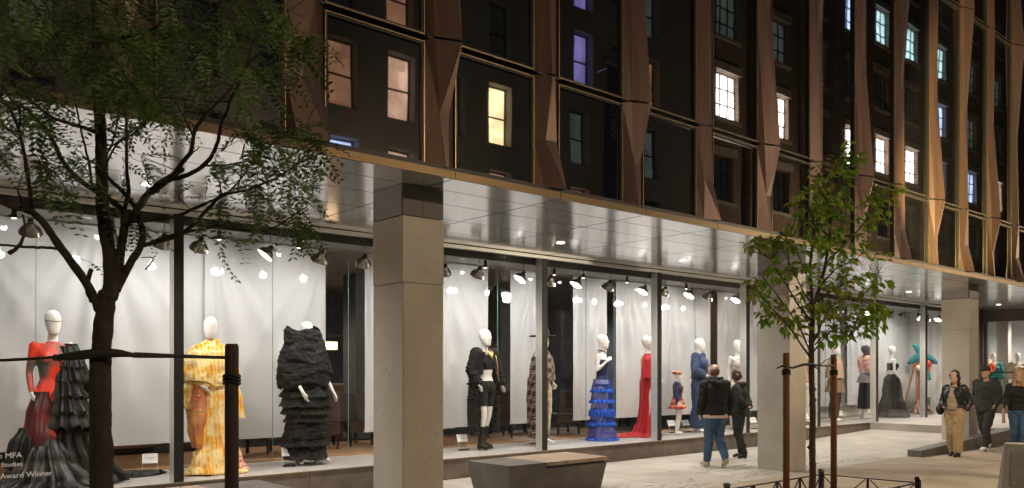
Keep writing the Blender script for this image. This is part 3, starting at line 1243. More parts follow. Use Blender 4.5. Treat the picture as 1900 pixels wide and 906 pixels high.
# ---- cloth materials
def grad_mat(name, cols, scale=1.4, rough=.5, coat=0., seed=0., th=.03):
    m = mat(name, cols[0], rough, coat=coat)
    n, l, b = nodes_of(m)
    tc = n.new('ShaderNodeTexCoord')
    mp = n.new('ShaderNodeMapping')
    mp.inputs['Location'].default_value = (seed, seed * .7, seed * .3)
    l.new(tc.outputs['Object'], mp.inputs[0])
    nz = n.new('ShaderNodeTexNoise'); nz.inputs['Scale'].default_value = scale; nz.inputs['Detail'].default_value = 1.5
    l.new(mp.outputs[0], nz.inputs[0])
    cr = n.new('ShaderNodeValToRGB')
    e = cr.color_ramp.elements
    k = len(cols)
    for i, c in enumerate(cols):
        p = .32 + .36 * i / (k - 1)
        el = e[i] if i < 2 else e.new(p)
        el.position = p
        el.color = (*c, 1)
    l.new(nz.outputs[0], cr.inputs[0])
    l.new(cr.outputs[0], b.inputs['Base Color'])
    return m


def band_mat(name, cols, scale=9., rough=.9, dist=2., direc='Z', ww=.45, ns=3):
    m = mat(name, cols[0], rough, bump=.5, scale=6, bscale=45)
    n, l, b = nodes_of(m)
    tc = n.new('ShaderNodeTexCoord')
    nz = n.new('ShaderNodeTexNoise'); nz.inputs['Scale'].default_value = ns; nz.inputs['Detail'].default_value = 4
    l.new(tc.outputs['Object'], nz.inputs[0])
    wv = n.new('ShaderNodeTexWave'); wv.bands_direction = direc; wv.inputs['Scale'].default_value = scale * .6; wv.inputs['Distortion'].default_value = dist * 3
    wv.inputs['Detail'].default_value = 3
    l.new(tc.outputs['Object'], wv.inputs[0])
    mx = mathn(n, l, 'ADD', mathn(n, l, 'MULTIPLY', wv.outputs['Fac'], ww), mathn(n, l, 'MULTIPLY_ADD', nz.outputs[0], 1.75 - ww, -.62 + ww * .5))
    cr = n.new('ShaderNodeValToRGB')
    e = cr.color_ramp.elements
    k = len(cols)
    for i, c in enumerate(cols):
        p = .12 + .72 * i / (k - 1)
        el = e[i] if i < 2 else e.new(p)
        el.position = p
        el.color = (*c, 1)
    l.new(mx, cr.inputs[0])
    l.new(cr.outputs[0], b.inputs['Base Color'])
    return m


blk_satin = mat('black satin', (.009, .0088, .0095), .42, var=.2, spec=.32)
blk_crinkle = mat('black crumpled taffeta', (.009, .0085, .0085), .6, var=.25, bump=.8, scale=7, bscale=26, spec=.22)
blk_wool = mat('black knit wool', (.009, .009, .0095), .9, bump=.4, scale=20, bscale=120)
blk_cloth = mat('black cloth', (.009, .009, .0095), .85, bump=.2, scale=8, bscale=30)
grey_cloth = mat('charcoal cloth', (.035, .036, .038), .85)
redgrey = grad_mat('red and smoke grey sheer print', [(.78, .03, .012), (.75, .05, .02), (.10, .09, .085), (.07, .065, .065)], 3.2, .45, seed=4.2)
redsat = grad_mat('red to black satin', [(.04, .012, .02), (.10, .015, .02), (.85, .03, .01), (.80, .025, .01)], 2.2, .3, seed=1.3)
yel = band_mat('yellow handwoven cloth', [(.80, .30, .02), (.83, .47, .06), (.86, .66, .30), (.86, .70, .42), (.83, .52, .08), (.80, .32, .03)], 12, dist=2.5, direc='X', ww=.22, ns=7)
yel2 = band_mat('yellow orange purple striped weave', [(.80, .42, .03), (.55, .07, .03), (.85, .45, .05), (.24, .05, .22), (.82, .52, .12)], 14, dist=1.2)
pinkw = band_mat('pink and cream weave', [(.72, .18, .16), (.80, .36, .28), (.85, .62, .40), (.60, .12, .20)], 9, dist=4)
plaid_br = plaid('brown and cream plaid', (.055, .028, .022), (.50, .38, .28), (.03, .016, .014), .115, .5)
plaid_rd = plaid('red tartan', (.62, .03, .02), (.85, .75, .5), (.12, .03, .02), .12, 0.)
cream_m = mat('cream canvas', (.55, .47, .34), .8, bump=.3, bscale=60)
blue_tul = mat('royal blue tulle', (.014, .045, .36), .8, var=.25, trans=.42)
blue_ruf = mat('bright blue ruffle', (.015, .09, .52), .8, var=.3, bump=.5, bscale=60)
navy_lace = mat('navy lace', (.01, .02, .10), .6, bump=.4, bscale=80)
red_m2 = mat('scarlet jersey', (.55, .004, .012), .65, var=.15, sheen=.3)
sheer_or = mat('sheer peach beaded top', (.75, .42, .22), .5, var=.3, scale=18)
denim = mat('blue denim', (.032, .06, .135), .85, var=.25, scale=7, bump=.25, bscale=90)
fur_m = mat('tan fur', (.42, .28, .12), .95, var=.45, scale=30, bump=.9, bscale=80)
beige_tw = mat('beige tweed', (.55, .38, .25), .9, var=.2, scale=40, bump=.5, bscale=120)
tan_m = mat('tan corduroy', (.30, .20, .13), .85, var=.12)
brn_m = mat('dark brown trouser cloth', (.07, .04, .025), .85)
pink_m = mat('blush pink organza', (.80, .46, .38), .6, var=.12)
gry_m = mat('grey quilted cloth', (.22, .22, .22), .7, bump=.5, bscale=30)
ivory_m = mat('ivory leather', (.72, .68, .58), .45)
cors_m = mat('ivory and grey corset cloth', (.48, .46, .42), .5, var=.2, scale=12)
teal_m = mat('teal stuffed cloth', (.008, .20, .21), .6, var=.25, bump=.3, bscale=20)
gold_m = mat('gold necklace', (.8, .55, .25), .3, 1.)

# ---------------- first mannequin: red and smoke catsuit with black ruffles
t, J = mannequin(98, 11.0, 'faceless mannequin in red and grey sheer catsuit with black ruffled gown', 0.,
                 pose(elR=(-.205, .03, 1.15), wrR=(-.20, -.05, .95), fgR=(-.18, -.08, .82), elL=(.23, .04, 1.14), wrL=(.30, -.02, .93), fgL=(.32, -.04, .78), head=(0, -.01, 1.665)), 0, False, foot=False)
mb = MB(); torso(mb, J, .006); arms(mb, J, .005, 1., .82, 'R'); legs(mb, J, .006, .9, .95)
mb.tube([J['neck'] + Vector((0, 0, -.06)), J['neck'] + Vector((0, 0, .0))], [.082, .058], 14)
place('catsuit', fuse(mb, .012, 2, 'catsuit'), redgrey, t)
mb = MB()
mb.tube([(-.062, -.085, 1.675), (-.03, -.107, 1.672), (0, -.112, 1.668), (.03, -.107, 1.672), (.062, -.085, 1.675)], .0035, 6)
for s in (-1, 1):
    mb.tube([(s * .062, -.085, 1.675), (s * .078, -.02, 1.685)], .003, 6)
mb.build('glasses', black_m, t)
# red satin panel sweeping down on the right leg
dbuild(drape([(.96, -.10, -.04, .09, .085, .02), (.72, -.135, -.06, .115, .10, .09), (.48, -.13, -.08, .15, .11, .14), (.27, -.05, -.10, .15, .10, .2)], 4, 3, 60, 6), 'satin_panel', redsat, t)
# tiered black skirts
dbuild(drape([(.60, -.20, -.03, .10, .09, .05), (.45, -.23, -.03, .145, .13, .18), (.25, -.26, -.03, .17, .15, .2), (.20, -.25, -.03, .16, .13, .24)], 11, 5, 110), 'ruffle', blk_satin, t, (.003, 13, (1, 1, .3)))
dbuild(drape([(.48, -.07, -.05, .16, .13, .05), (.30, -.07, -.08, .24, .20, .18), (.10, -.06, -.10, .36, .31, .20), (.01, -.08, -.12, .50, .38, .24)], 15, 6, 150), 'skirt', blk_satin, t, (.004, 13, (1, 1, .3)))
dbuild(drape([(.66, .16, .0, .13, .12, .05), (.45, .20, -.02, .20, .17, .14), (.22, .26, -.03, .27, .23, .16), (.02, .31, -.04, .37, .30, .20)], 13, 8, 140), 'ruffle', blk_satin, t, (.004, 13, (1, 1, .3)))
for i, (z, x, r) in enumerate(((1.32, .15, .10), (1.18, .15, .12), (1.02, .14, .14), (.86, .14, .165), (.72, .15, .19))):
    dbuild(drape([(z + .10, x - .02, -.03, r * .75, r * .72, .08), (z, x, -.045, r, r * .9, .16), (z - .13, x + .01, -.055, r * 1.25, r * 1.08, .22)], 12, 11 + i, 120, 4, hem=.035), 'ruffle', blk_satin, t, (.003, 14))
dbuild(drape([(1.45, .165, .01, .065, .07, .05), (1.30, .20, .01, .095, .095, .08), (1.12, .23, .0, .11, .10, .12), (.98, .26, -.01, .13, .11, .16)], 9, 21, 90), 'sleeve', blk_satin, t, (.003, 13))
mb = MB()
for i in range(22):
    x = rnd.uniform(-.5, .45); y = rnd.uniform(-.34, .12)
    L = rnd.uniform(.12, .3); a = rnd.uniform(-.5, .5)
    mb.tube([(x - L * math.cos(a) / 2, y - L * math.sin(a) / 2, .008), (x, y, rnd.uniform(.025, .05)), (x + L * math.cos(a) / 2, y + L * math.sin(a) / 2, .008)], [(.02, .01), (.05, .03), (.015, .01)], 8)
place('hem_folds', fuse(mb, .014, 1, 'hem_folds'), blk_satin, t)
# train lying further along the platform
TR = thing('fabric_train', 'black satin train lying in folds on the platform beside the first caption stand', 'fabric train', (Xat(245, 11.25), 11.25, PZ))
mb = MB()
for i in range(16):
    x = rnd.uniform(-.28, .26); y = rnd.uniform(-.12, .15); L = rnd.uniform(.25, .5)
    mb.tube([(x - L / 2, y, .01), (x - L / 4, y + .02, rnd.uniform(.02, .05)), (x + L / 4, y - .02, rnd.uniform(.02, .045)), (x + L / 2, y + .01, .008)], [(.01, .008), (.022, .03), (.022, .03), (.01, .008)], 8)
mb.loft([(0, 0, .002, .40, .2), (0, 0, .03, .30, .13)], 20)
place('folds', fuse(mb, .014, 1, 'folds', (.006, 9)), blk_satin, TR)

# ---------------- second: yellow wrap
t, J = mannequin(390, 11.0, 'white mannequin wrapped in yellow and orange handwoven shawl pooling at its feet', R(-8),
                 pose(shL=(.15, .01, 1.42), elR=(-.20, -.02, 1.16), wrR=(-.13, -.17, 1.0), fgR=(-.03, -.23, .91), head=(.0, -.01, 1.665), knR=(-.10, -.07, .5), anR=(-.11, -.02, .09)), R(-22), False, foot=False)
dbuild(drape([(1.51, 0, .0, .075, .075, .06), (1.45, 0, 0, .17, .12, .05), (1.37, 0, -.01, .26, .17, .05), (1.22, -.01, -.015, .31, .2, .05), (1.10, -.02, -.02, .335, .21, .06), (1.02, -.03, -.02, .32, .21, .08)], 7, 31, 96, 4, twist=2.5, hem=.02).slant(.16, 1.35), 'shawl', yel, t, (.010, 9))
mb = MB()
mb.tube([(-.07, -.06, 1.50), (.0, -.11, 1.44), (.14, -.13, 1.33), (.24, -.06, 1.22)], [(.03, .03), (.045, .03), (.05, .035), (.03, .03)], 10)
mb.tube([(.07, -.04, 1.52), (-.04, -.11, 1.42), (-.17, -.12, 1.30), (-.26, -.03, 1.2)], [(.03, .03), (.045, .03), (.05, .035), (.03, .03)], 10)
mb.tube([(-.25, -.05, 1.06), (-.1, -.17, 1.03), (.1, -.18, 1.05), (.24, -.08, 1.1)], [.03, .05, .05, .03], 10)
place('shawl_fold', fuse(mb, .013, 2, 'shawl_fold', (.008, 11)), yel, t)
dbuild(drape([(1.10, -.22, -.0, .06, .09, .05), (.95, -.27, -.01, .09, .12, .14), (.80, -.28, -.01, .10, .12, .2), (.74, -.24, 0, .08, .11, .2)], 5, 33, 60, 5), 'hanging_end', yel, t, (.008, 11))
dbuild(drape([(1.02, -.15, -.05, .08, .09, .1), (.80, -.16, -.06, .10, .10, .18), (.50, -.16, -.07, .085, .09, .22), (.30, -.14, -.08, .06, .07, .25)], 5, 35, 60, 5), 'striped_cloth', yel2, t, (.008, 11))
dbuild(drape([(1.04, .06, -.04, .13, .13, .08), (.75, .05, -.06, .14, .14, .12), (.40, .02, -.09, .14, .14, .15), (.12, -.02, -.12, .20, .17, .18), (.02, -.03, -.13, .27, .2, .2)], 7, 36, 110, 5, twist=3.2), 'front_cloth', yel, t, (.014, 8))
dbuild(drape([(1.10, .2, .0, .08, .12, .08), (.85, .235, .0, .115, .14, .12), (.62, .25, .0, .13, .14, .14)], 5, 37, 60, 5), 'hanging_end', yel, t, (.008, 12))
dbuild(drape([(.80, .02, -.02, .13, .12, .1), (.45, .09, -.03, .14, .13, .15), (.15, .16, -.05, .17, .15, .2), (.01, .18, -.06, .22, .18, .25)], 8, 39, 84, 5), 'pink_cloth', pinkw, t, (.012, 10))
mb = MB()
for i in range(20):
    x = rnd.uniform(-.28, .42); y = rnd.uniform(-.3, .08)
    mb.ell((x, y, .02), (rnd.uniform(.05, .12), rnd.uniform(.04, .08), rnd.uniform(.025, .05)), 10, 6)
place('hem_folds', fuse(mb, .014, 1, 'hem_folds', (.010, 12)), yel, t)
mb = MB()
for i in range(60):   # loose tufts along the edges
    a = rnd.uniform(0, 6.28); z = rnd.choice([1.03, 1.1, .76, .64, .9])
    p = Vector((.27 * math.cos(a) * (1 if z > 1 else .9), .19 * math.sin(a) - .01, z + rnd.uniform(-.03, .03)))
    q_ = p + Vector((math.cos(a) * .025, math.sin(a) * .025, rnd.uniform(-.03, .01)))
    mb.tube([p, q_], [.004, .006], 4)
tag(mb.build('tufts', yel, t), kind='stuff')

# ---------------- third: black crumpled tiers
t, J = mannequin(568, 11.1, 'white mannequin in tall black gown of crumpled horizontal tiers with high standing collar', 0.,
                 pose(elR=(-.22, -.08, 1.12), wrR=(-.185, -.27, .92), fgR=(-.12, -.30, .76), elL=(.21, -.08, 1.12), wrL=(.255, -.24, .90), fgL=(.29, -.27, .75),
                      anR=(-.10, .0, .10), toR=(-.14, -.17, .03), anL=(.17, .0, .10), toL=(.26, -.14, .03)), 0, False)
place('heeled_foot', fuse(feet(MB(), J, .001, 1), .009, 1, 'foot'), white_man, t)
tiers = [(1.69, 1.53, .205, .235), (1.60, 1.41, .20, .27), (1.46, 1.28, .25, .31), (1.33, 1.14, .28, .335), (1.20, 1.00, .31, .32)]
for i, (za, zb, ra, rb) in enumerate(tiers):
    x = -.03 + rnd.uniform(-.015, .015)
    tl = 0
    lv_ = [(za, x, 0, ra, ra * .82, .08), ((za * .6 + zb * .4), x, 0, (ra + rb) / 2 * 1.05, (ra + rb) * .43, .05), (zb, x, 0, rb * 1.02, rb * .86, .06), (zb - .04, x, 0, rb * .84, rb * .70, .06)]
    me = drape(lv_, 5, 41 + i, 108, 7, hem=.0)
    # folds sag between gathers; the collar stands high at the sides and dips in front
    me.v = [(a_, b_, c_ + (.055 * abs(a_ - x) / .2 - .03 if i == 0 and c_ > 1.6 else 0) + .03 * math.sin(3.2 * math.atan2(b_, a_ - x) + i * 1.7)) for a_, b_, c_ in me.v]
    dbuild(me, 'collar' if i == 0 else 'tier', blk_crinkle, t, (.012, 12, (1, 1, 1.8), i * 3.1))
tiers = [(1.12, .84, .20, .318), (.88, .72, .30, .325), (.76, .63, .29, .31), (.67, .53, .27, .285), (.57, .34, .27, .285), (.38, .23, .27, .295), (.27, .07, .26, .27)]
for i, (za, zb, ra, rb) in enumerate(tiers):
    x = .0 + rnd.uniform(-.015, .015)
    dbuild(drape([(za, x, 0, ra * .92, ra * .78, .05), ((za + zb) / 2, x, 0, (ra + rb) / 2 * .97, (ra + rb) * .42, .06), (zb, x, 0, rb * 1.03, rb * .89, .07)], 6, 51 + i, 108, 9, hem=.012), 'tier', blk_crinkle, t, (.009, 13, (1, 1, 1.6), i * 2.7))

# ---------------- fourth: black coat, bobble sleeves
t, J = mannequin(900, 11.1, 'white mannequin in open long black bobble-knit coat, shorts and knee boots with gold necklace', R(5),
                 pose(pel=(.0, 0, .95), elR=(-.25, .03, 1.17), wrR=(-.20, -.06, .97), fgR=(-.15, -.09, .83), elL=(.26, .02, 1.18), wrL=(.27, -.07, .95), fgL=(.33, -.1, .82),
                      knR=(-.07, -.04, .5), anR=(-.07, .02, .1), toR=(-.1, -.15, .03), knL=(.09, .02, .5), anL=(.04, .10, .1), toL=(.09, -.06, .03), head=(-.01, -.01, 1.665)), R(12))
mb = MB(); torso(mb, J, .009, True, 0, .35); legs(mb, J, .011, .33, .98)
place('shorts', fuse(mb, .012, 2, 'shorts', (.003, 12)), blk_cloth, t)
mb = MB(); torso(mb, J, .010, True, .58, .92)
place('cropped_top', fuse(mb, .012, 2, 'top', (.003, 12)), blk_cloth, t)
for s in 'LR':
    mb = MB(); b_, c_ = J['kn' + s], J['an' + s]
    mb.tube([b_.lerp(c_, .38), b_.lerp(c_, .6), c_], [.062, .055, .045], 12); feet(mb, J, .010, 1, s)
    place('boot', fuse(mb, .011, 1, 'boot'), blk_cloth, t)
mb = MB(); arms(mb, J, .045, .95, 1.)
place('sleeves', fuse(mb, .014, 2, 'sleeves', (.008, 14)), blk_wool, t)
mb = MB()
for s in (-1, 1):
    mb.hexa([(s * .13, -.10, 1.10), (s * .19, -.06, 1.10), (s * .20, .02, 1.10), (s * .14, -.02, 1.10), (s * .07, -.10, 1.45), (s * .17, -.03, 1.45), (s * .17, .05, 1.45), (s * .06, .06, 1.47)])
    mb.tube([(s * .20, .0, 1.45), (s * .20, .03, 1.0), (s * .22, .03, .6), (s * .20, .03, .25)], [(.05, .07), (.06, .09), (.07, .10), (.075, .10)], 12)
mb.box(-.2, .2, .06, .12, .28, 1.42)
place('coat', fuse(mb, .014, 3, 'coat', (.006, 10)), blk_wool, t)
bob = MB()
for s in (-1, 1):
    for i in range(95):
        z = rnd.uniform(.22, .98); a = rnd.uniform(-PI, 0) if rnd.random() < .8 else rnd.uniform(0, PI)
        c_ = Vector((s * (.205 + .01 * math.sin(z * 9)) + .078 * math.cos(a), .03 + .10 * math.sin(a), z))
        bob.ell(c_, (.021, .021, .019), 7, 4)
    el, wr_ = J['elR' if s < 0 else 'elL'], J['wrR' if s < 0 else 'wrL']
    for i in range(40):
        c_ = el.lerp(wr_, rnd.uniform(-.3, .9)); a = rnd.uniform(0, 6.28)
        bob.ell(c_ + Vector((.08 * math.cos(a), .08 * math.sin(a), 0)), (.022, .022, .02), 7, 4)
tag(bob.build('bobbles', blk_wool, t, True), kind='stuff')
mb = MB(); mb.tube([(-.05, -.05, 1.49), (-.03, -.12, 1.43), (0, -.135, 1.36), (.03, -.12, 1.43), (.05, -.05, 1.49)], [.012, .02, .026, .02, .012], 8)
mb.tube([(.10, -.12, 1.40), (.115, -.15, 1.25), (.13, -.14, 1.1), (.17, -.13, 1.0)], .007, 6)
mb.build('necklace', gold_m, t, True)

# ---------------- fifth: plaid poncho and hat
t, J = mannequin(1006, 11.15, 'mannequin in brown plaid cape and wide black hat partly hidden behind a window mullion', R(20), pose(anR=(-.09, .02, .1), elL=(.24, .0, 1.16), wrL=(.22, -.09, .97), fgL=(.2, -.13, .84)), 0)
dbuild(drape([(1.50, 0, 0, .075, .075, .02), (1.45, 0, 0, .16, .11, .03), (1.36, 0, 0, .23, .15, .04), (1.15, 0, 0, .26, .18, .06), (1.02, 0, 0, .275, .19, .08)], 6, 61, 84), 'cape', plaid_br, t, (.006, 8))
dbuild(drape([(1.06, -.10, .02, .15, .17, .05), (.7, -.12, .02, .14, .18, .09), (.35, -.12, .02, .13, .17, .12), (.12, -.12, .02, .13, .17, .14)], 6, 62, 84), 'cape_tail', plaid_br, t, (.006, 8))
mb = legs(MB(), J, .02, .97, 1.05, .03); torso(mb, J, .012, True, 0, .4)
place('trousers', fuse(mb, .013, 2, 'trousers', (.006, 12)), cream_m, t)
mb = MB(); H = J['head']
mb.loft([(H.x, H.y, H.z + .045, .20, .21), (H.x, H.y, H.z + .055, .21, .22), (H.x, H.y, H.z + .065, .19, .20), (H.x, H.y, H.z + .07, .09, .115), (H.x, H.y, H.z + .16, .078, .10), (H.x, H.y, H.z + .175, .06, .08)], 28)
ht = mb.build('hat', blk_cloth, t, True)

# ---------------- sixth: blue tiers
t, J = mannequin(1117, 11.1, 'white mannequin in navy lace corset dress with tiered royal blue tulle skirt', R(25),
                 pose(elR=(-.21, .02, 1.17), wrR=(-.16, -.14, 1.33), fgR=(-.10, -.2, 1.42), wrL=(.25, -.02, .92), fgL=(.27, -.05, .78)), R(20))
mb = MB(); torso(mb, J, .008, True, .30, .74)
place('corset', fuse(mb, .011, 2, 'corset'), navy_lace, t)
mb = MB(); torso(mb, J, .007, True, 0, .25)
place('briefs', fuse(mb, .011, 2, 'briefs'), navy_lace, t)
mb = MB()
mb.tube([(-.06, -.12, 1.36), (-.03, -.09, 1.44), (0, -.055, 1.50)], .006, 6).tube([(.06, -.12, 1.36), (.03, -.09, 1.44), (0, -.055, 1.50)], .006, 6)
mb.tube([(.055 * math.cos(a), .01 + .057 * math.sin(a), 1.505) for a in [i * PI / 8 for i in range(17)]], .009, 6)
mb.build('halter_strap', blk_cloth, t, True)
for i, (za, zb, ra, rb) in enumerate([(1.03, .84, .16, .19), (.84, .66, .185, .20), (.66, .50, .19, .205), (.50, .28, .195, .225), (.28, .02, .22, .27)]):
    dbuild(drape([(za, 0, 0, ra, ra * .9, .03), (zb, 0, 0, rb, rb * .9, .09)], 11, 71 + i, 96, 5), 'skirt_tier', blue_tul, t)
    r2 = rb * 1.06
    dbuild(drape([(zb + .03, 0, 0, rb * .98, rb * .88, .04), (zb - .005, 0, 0, r2 * 1.06, r2 * .95, .11), (zb - (.035 if i != 2 else .10), 0, 0, r2 * 1.05, r2 * .94, .14)], 19, 81 + i, 120, 3), 'ruffle', blue_ruf, t)

# ---------------- seventh: red gown
t, J = mannequin(1200, 11.1, 'white mannequin in long scarlet gown with capelet and sheer peach beaded bodice', R(55),
                 pose(wrL=(.22, -.10, .95), fgL=(.2, -.16, .83), wrR=(-.20, -.16, 1.0), fgR=(-.15, -.25, .92), elR=(-.22, .0, 1.17)), R(12))
mb = MB(); torso(mb, J, .007, True, .30, 1.)
place('sheer_top', fuse(mb, .011, 2, 'sheer_top'), sheer_or, t)
dbuild(drape([(1.10, 0, 0, .125, .10, .02), (.95, 0, 0, .18, .13, .03), (.6, 0, 0, .15, .13, .08), (.3, 0, .01, .16, .15, .12), (.1, 0, .03, .20, .2, .16), (.005, 0, .05, .28, .3, .2)], 8, 91, 84, 6), 'skirt', red_m2, t)
dbuild(drape([(1.47, -.17, .02, .05, .07, .02), (1.35, -.2, .02, .09, .11, .04), (1.18, -.22, .02, .11, .13, .06), (1.05, -.23, .02, .12, .14, .08)], 6, 92, 60), 'capelet', red_m2, t)
TR = thing('fabric_train', 'scarlet fabric train spread on the platform beside the blue dress', 'fabric train', (Xat(1168, 11.3), 11.3, PZ))
mb = MB()
for i in range(14):
    x = rnd.uniform(-.35, .35); y = rnd.uniform(-.14, .12); L = rnd.uniform(.25, .45)
    mb.tube([(x - L / 2, y, .01), (x, y + .02, rnd.uniform(.02, .06)), (x + L / 2, y - .01, .008)], [(.012, .01), (.03, .045), (.012, .01)], 8)
mb.loft([(0, 0, .002, .46, .2), (0, 0, .03, .36, .13)], 20)
place('folds', fuse(mb, .014, 1, 'folds', (.006, 9)), red_m2, TR)

# ---------------- child in tartan
t, J = mannequin(1257, 10.95, 'small child mannequin in red tartan skirt and beret with navy and grey varsity jacket', R(35),
                 pose(head=(0, -.01, 1.64), elL=(.22, .0, 1.16), wrL=(.24, -.10, .97), fgL=(.25, -.15, .84), knL=(.12, -.06, .5), anL=(.14, .0, .09), toL=(.17, -.15, .03)), R(20), sc=.77)
dbuild(drape([(1.08, 0, 0, .14, .11, .02), (.95, 0, 0, .20, .17, .07), (.72, 0, 0, .29, .25, .12)], 12, 101, 96, 5), 'tartan_skirt', plaid_rd, t)
mb = MB(); torso(mb, J, .035, True, .28, 1.)
place('jacket', fuse(mb, .014, 2, 'jacket', (.004, 9)), grey_cloth, t)
mb = MB(); arms(mb, J, .026, .97, 1.)
place('jacket_sleeves', fuse(mb, .014, 2, 'sleeves', (.004, 9)), mat('navy sleeve leather', (.01, .02, .10), .4), t)
H = J['head']
mb = MB(); mb.loft([(H.x, H.y + .01, H.z + .035, .085, .11), (H.x - .02, H.y + .02, H.z + .06, .125, .14), (H.x - .03, H.y + .03, H.z + .10, .12, .135), (H.x - .03, H.y + .03, H.z + .13, .06, .07)], 24)
bt = mb.build('beret', plaid_rd, t, True)
for (x, z, c) in ((-.06, 1.34, (.75, .05, .03)), (.07, 1.30, (.6, .6, .65)), (-.08, 1.20, (.05, .15, .6)), (.08, 1.18, (.7, .1, .1))):
    MB().ell((x, -.155, z), (.026, .012, .026), 10, 5).build('badge', mat('badge %s' % (c,), c, .5), t)

# ---------------- denim
t, J = mannequin(1297, 11.1, 'white mannequin in oversized blue denim jacket and wide jeans holding two tan fur bags', R(20),
                 pose(elR=(-.27, .0, 1.18), wrR=(-.16, -.16, 1.08), fgR=(-.05, -.22, 1.06), elL=(.26, .0, 1.18), wrL=(.2, -.14, 1.02), fgL=(.12, -.2, .96)), R(25))
mb = MB(); torso(mb, J, .05, True, .32, 1.); arms(mb, J, .04, .97, 1.05)
mb.tube([(-.10, -.02, 1.46), (0, -.09, 1.48), (.10, -.02, 1.46)], .03, 8)
place('denim_jacket', fuse(mb, .014, 2, 'jacket', (.008, 11)), denim, t)
st_m = mat('pale denim seam', (.16, .22, .34), .8)
mb = MB()
for s in (-1, 1):
    mb.box(s * .085 - .045, s * .085 + .045, -.185, -.172, 1.245, 1.255)
mb.box(-.004, .004, -.178, -.168, 1.02, 1.42)
mb.build('jacket_seams', st_m, t)
for i in range(6):
    MB().ell((.02, -.176, 1.06 + i * .06), (.009, .007, .009), 8, 5).build('button', alu, t)
mb = legs(MB(), J, .03, .99, 1.1, .05); torso(mb, J, .02, True, 0, .38)
place('jeans', fuse(mb, .014, 2, 'jeans', (.008, 8)), denim, t)
mb = MB().ell((-.06, -.25, 1.12), (.07, .05, .08), 16, 10)
f1 = dbuild(mb, 'fur_bag', fur_m, t, (.012, 30))
mb = MB().ell((-.13, -.22, .80), (.10, .06, .11), 20, 12)
f1 = dbuild(mb, 'fur_bag', fur_m, t, (.014, 30))
mb = MB(); mb.tube([(-.13, -.22, .9), (-.09, -.24, 1.02), (-.06, -.25, 1.08)], .006, 6)
mb.build('strap', gold_m, t)

# ---------------- corset
t, J = mannequin(1368, 11.15, 'white mannequin in ivory and grey structured corset above pale trousers, behind the two men', R(-15), pose(), R(5))
mb = MB(); torso(mb, J, .012, True, .1, .85)
place('corset', fuse(mb, .012, 2, 'corset', (.004, 15)), cors_m, t)
mb = legs(MB(), J, .02, .97, 1.); torso(mb, J, .012, True, 0, .2)
place('trousers', fuse(mb, .013, 2, 'trousers', (.004, 9)), ivory_m, t)

# ---------------- beige group behind the slim tree
t, J = mannequin(1500, 11.1, 'mannequin in beige tweed jacket and pale trousers half hidden by the second concrete column', R(10), pose(), 0)
mb = MB(); torso(mb, J, .04, True, .15, 1.); arms(mb, J, .03, .95, 1.)
place('jacket', fuse(mb, .014, 2, 'jacket', (.006, 9)), beige_tw, t)
mb = legs(MB(), J, .02, .97, 1.); torso(mb, J, .012, True, 0, .2)
place('trousers', fuse(mb, .014, 2, 'trousers', (.004, 9)), ivory_m, t)
t, J = mannequin(1549, 11.05, 'mannequin in boxy beige tweed cape jacket over tan skirt and brown trousers', R(15), pose(), 0)
dbuild(drape([(1.50, 0, 0, .08, .08, .01), (1.45, 0, 0, .19, .12, .02), (1.30, 0, 0, .25, .17, .03), (1.0, 0, 0, .29, .19, .05)], 5, 111, 72), 'cape_jacket', beige_tw, t, (.004, 9))
dbuild(drape([(1.05, 0, 0, .18, .14, .03), (.85, 0, 0, .22, .17, .1), (.68, 0, 0, .27, .21, .13)], 9, 112, 84), 'skirt', tan_m, t)
mb = legs(MB(), J, .03, .97, 1.1, .02)
place('trousers', fuse(mb, .014, 2, 'trousers', (.006, 9)), brn_m, t)
# ---------------- pink puff
t, J = mannequin(1606, 11.1, 'mannequin in blush pink puffed blouse, grey peplum and long black skirt with grey head covering', R(50),
                 pose(elR=(-.24, -.04, 1.18), wrR=(-.13, -.2, 1.22), fgR=(-.06, -.28, 1.27), elL=(.24, -.04, 1.18), wrL=(.13, -.2, 1.22), fgL=(.06, -.28, 1.3)), 0)
mb = MB(); torso(mb, J, .03, True, .5, 1.); arms(mb, J, .065, .85, 1.)
place('puffed_blouse', fuse(mb, .014, 2, 'blouse', (.010, 9)), pink_m, t)
dbuild(drape([(1.12, 0, 0, .125, .10, .02), (.98, 0, 0, .21, .16, .06), (.88, 0, 0, .24, .18, .08)], 7, 121, 72), 'peplum', gry_m, t)
dbuild(drape([(1.0, 0, 0, .17, .13, .02), (.6, 0, 0, .19, .16, .05), (.25, .0, 0, .21, .18, .07)], 7, 122, 72), 'skirt', blk_satin, t)
mb = MB(); head(mb, J, 0, .012, False)
place('head_covering', fuse(mb, .012, 1, 'hood'), mat('dark grey head covering', (.09, .09, .09), .6), t)
mb = feet(MB(), J, .012, 1)
place('shoes', fuse(mb, .012, 1, 'shoes'), ivory_m, t)
# ---------------- black strapless gown
t, J = mannequin(1655, 11.0, 'white mannequin in strapless black gown, standing left of the cloth palm tree', R(45),
                 pose(elR=(-.20, .02, 1.16), wrR=(-.16, -.12, .98), fgR=(-.12, -.18, .86)), R(15))
mb = MB(); torso(mb, J, .014, True, .55, .82)
place('bodice', fuse(mb, .012, 2, 'bodice', (.004, 12)), blk_wool, t)
dbuild(drape([(1.16, 0, 0, .12, .095, .03), (1.08, 0, 0, .135, .11, .04)], 7, 131, 60, 3), 'waist_bow', ivory_m, t)
dbuild(drape([(1.10, 0, 0, .13, .10, .03), (.95, 0, 0, .23, .19, .10), (.6, 0, .0, .24, .22, .09), (.25, 0, .0, .33, .30, .10), (.01, 0, 0, .42, .38, .13)], 8, 132, 96, 5), 'skirt', blk_cloth, t)
